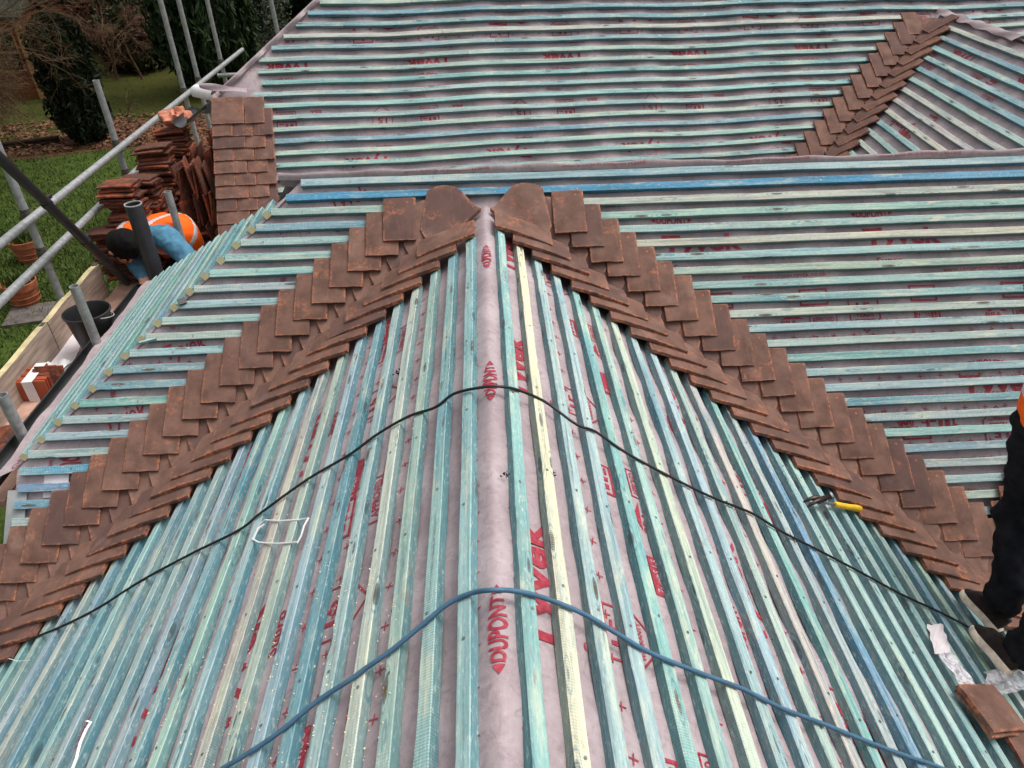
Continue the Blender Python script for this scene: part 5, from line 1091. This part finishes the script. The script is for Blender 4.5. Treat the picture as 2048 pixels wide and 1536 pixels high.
wk = empty('person', pel, "worker in an orange hi-vis vest bending over behind the dark pipe", 'person')
ch = [([pel + kx * .7, mid + kx * .8, che + kx * .75], [.125, .125, .115], 0), ([pel - kx * .7, mid - kx * .8, che - kx * .75], [.125, .125, .115], 0), ([pel, mid, che, nek], [.13, .135, .12, .062], 0), ([shL, che, shR], [.082, .11, .082], 0),
      ([shL, elL, haL], [.092, .074, .05], 0), ([lerp(che, nek, .35), nek], [.10, .078], 0), ([shR, elR, haR], [.078, .062, .045], 0), ([nek, hed], [.058, .06], 2), ([hed - fu * .02, hed + fu * .035], [.088, .094], 2), ([hed + face_d * .04 - fu * .03, hed + face_d * .055 - fu * .07], [.066, .045], 2), ([hed + face_d * .09 - fu * .02, hed + face_d * .104 - fu * .032], [.012, .014], 2),
      ([hed + sx_ * .088 - fu * .02, hed + sx_ * .094 - fu * .005], [.018, .02], 2), ([hed - sx_ * .088 - fu * .02, hed - sx_ * .094 - fu * .005], [.018, .02], 2),
      ([pel + kx * .7, kn1, ft1], [.115, .075, .05], 1), ([pel - kx * .7, kn2, ft2], [.115, .075, .05], 1), ([ft1, ft1 + V((0, .08, -.01))], [.05, .04], 3), ([ft2, ft2 + V((0, .08, -.01))], [.05, .04], 3)]
ch += hand(haL, (haL - elL), V((0, 0, 1)), 2) + hand(haR, (haR - elR), V((0, 0, 1)), 2)
body(ch, [M['hoodie'], M['trousers'], M['skin'], M['shoe']], .0085, 'body', wk, 5, .022)
body([([hed + fu * .005 - face_d * .012, hed + fu * .045 - face_d * .02], [.106, .104], 0), ([hed - face_d * .05 - fu * .02, hed - face_d * .055 - fu * .06], [.085, .06], 0), ([hed + face_d * .05 + fu * .06, hed + face_d * .02 + fu * .075], [.06, .068], 0)], [M['hair']], .008, 'hair', wk, 3)
for sg in (-1, 1):
    mb = MB(); e_ = hed + face_d * .092 + sx_ * (.032 * sg) + fu * .005; mb.lathe([(.0005, -.009), (.007, -.006), (.009, 0), (.007, .006), (.0005, .009)], e_, 10); mb.build('eye', M['hair'], wk, 60)
ax_ = (che - pel).normalized(); ac = (shL - shR).normalized()
def strp(p):
    p = V(p); t = (p - pel).dot(ax_); a = (p - che).dot(ac); return (.03 < t < .085) or (.235 < t < .285) or (abs(abs(a) - .085) < .026 and t > .1)
vest([([lerp(pel, mid, .35) + kx * .75, mid + kx * .86, che + kx * .72], [.138, .142, .125]), ([lerp(pel, mid, .35) - kx * .75, mid - kx * .86, che - kx * .72], [.138, .142, .125]), ([lerp(pel, mid, .3), mid, lerp(che, nek, .2)], [.142, .150, .118])], strp, wk)
# standing worker at the right edge
a1, k1, h1 = at_z(2006, 1212, -1.09), at_z(2046, 1010, -.70), at_z(2096, 842, -.30)
a2, k2 = at_z(2048, 1314, -1.07), at_z(2130, 1200, -.72); h2 = h1 + V((.20, -.12, 0))
hc = (h1 + h2) / 2 + V((.02, 0, .06)); ch_ = hc + V((.20, .12, .42)); sh1, sh2 = ch_ + V((-.05, .20, .06)), ch_ + V((.12, -.22, .06)); nk2 = ch_ + V((.05, .02, .16)); hd2 = nk2 + V((.06, .04, .13))
st_ = empty('person', (a1 + a2) / 2, "worker in black trousers and cream-soled shoes standing at the right edge", 'person')
fd = V((-.15, .85, -.5)).normalized(); fs2 = fd.cross(V((0, 0, 1))).normalized(); fu2 = fs2.cross(fd)
el1, el2 = sh1 + V((.10, .14, -.24)), sh2 + V((.16, .02, -.24)); hn1, hn2 = el1 + V((-.02, .2, -.08)), el2 + V((0, .2, -.06))
ch = [([h1, k1, a1 + V((0, 0, .02))], [.10, .072, .056], 1), ([h2, k2, a2 + V((0, 0, .02))], [.10, .074, .06], 1), ([hc + V((-.04, .07, 0)), ch_ + V((-.03, .10, 0))], [.13, .14], 0), ([hc + V((.04, -.07, 0)), ch_ + V((.05, -.10, 0))], [.13, .14], 0), ([sh1, ch_, sh2], [.075, .11, .075], 0), ([ch_, nk2, hd2], [.1, .058, .06], 2),
      ([hd2 - fu2 * .01, hd2 + fu2 * .04], [.088, .092], 2), ([hd2 + fd * .045 - fu2 * .04, hd2 + fd * .06 - fu2 * .07], [.062, .045], 2), ([hd2 + fd * .092 - fu2 * .02, hd2 + fd * .104 - fu2 * .03], [.012, .013], 2), ([sh1, el1, hn1], [.07, .056, .04], 0), ([sh2, el2, hn2], [.07, .056, .04], 0),
      ([k1 + V((-.01, 0, -.05)), a1 + V((.0, .0, .12)), a1 + V((-.015, .01, .05))], [.074, .066, .062], 1), ([k2, a2 + V((.05, .0, .10)), a2 + V((-.01, .01, .05))], [.074, .068, .066], 1)]
ch += hand(hn1, hn1 - el1, V((0, 0, 1)), 2) + hand(hn2, hn2 - el2, V((0, 0, 1)), 2)
body(ch, [M['hoodie'], M['trousers'], M['skin']], .0085, 'body', st_, 4, .045)
body([([hd2 + fu2 * .01 - fd * .012, hd2 + fu2 * .05 - fd * .02], [.10, .096], 0), ([hd2 - fd * .05 - fu2 * .02, hd2 - fd * .055 - fu2 * .05], [.074, .05], 0)], [M['hair']], .008, 'hair', st_, 3)
vest([([h1 + V((.02, 0, .02)), h1 + V((.05, .05, .3))], [.12, .14]), ([hc + V((-.045, .08, -.02)), ch_ + V((-.035, .11, .03))], [.146, .152]), ([hc + V((.045, -.08, -.02)), ch_ + V((.055, -.11, .03))], [.146, .152])], lambda p: (.02 < p.z - hc.z < .07) or (.22 < p.z - hc.z < .27), st_)
def shoe(toe_, heel, n_, par):
    d = (toe_ - heel); L = d.length; X = d.normalized(); Y = n_.cross(X).normalized(); Z = X.cross(Y); rt_ = MB()
    prof = [(0.0, .034), (.04, .038), (.2, .038), (.42, .036), (.62, .046), (.8, .047), (.93, .036), (1.0, .014)]
    out = [(x, y) for x, y in prof] + [(x, -y * (.92 if x < .7 else .8)) for x, y in reversed(prof)]
    def ring(z, g): return [heel + X * (x * L + (g if x > .9 else (-g if x < .05 else 0))) + Y * (y * (1 + g * 8)) + Z * z for x, y in out]
    n = len(out); so = MB(); lv = [ring(.004, -.004), ring(.010, .003), ring(.027, .005), ring(.033, .001)]; so.add([p for r_ in lv for p in r_], [(k * n + i, k * n + (i + 1) % n, (k + 1) * n + (i + 1) % n, (k + 1) * n + i) for k in range(3) for i in range(n)] + [tuple(range(n)), tuple(3 * n + i for i in range(n))])
    s_ = so.build('shoe', M['shoe'], par); bpy.data.objects.remove(s_)
    up = MB(); lv = []
    for z, sc_, cut in ((.032, .0, 0), (.05, -.002, .0), (.066, -.012, .02), (.082, -.024, .1)): lv.append([heel + X * (min(x, 1 - cut) * L * .99 + .003) + Y * (y * (1 + sc_ * 14)) + Z * (z if x < .55 else lerp(z, .032 + (z - .032) * (.62 if x < .9 else .35), min(1, (x - .55) / .4))) for x, y in out])
    up.add([p for r_ in lv for p in r_], [(k * n + i, k * n + (i + 1) % n, (k + 1) * n + (i + 1) % n, (k + 1) * n + i) for k in range(3) for i in range(n)] + [tuple(3 * n + i for i in range(n))]); s_ = up.build('shoe', M['shoe'], par, 50)
    so.build('sole', M['sole'], s_, 40); return s_
shn = (nR * .8 + V((.25, -.1, .25))).normalized()
shoe(onR(1906, 1197) + nR * .03, onR(1976, 1276) + nR * .03, shn, st_); shoe(onR(1924, 1269) + nR * .03, onR(2000, 1360) + nR * .03, shn, st_)
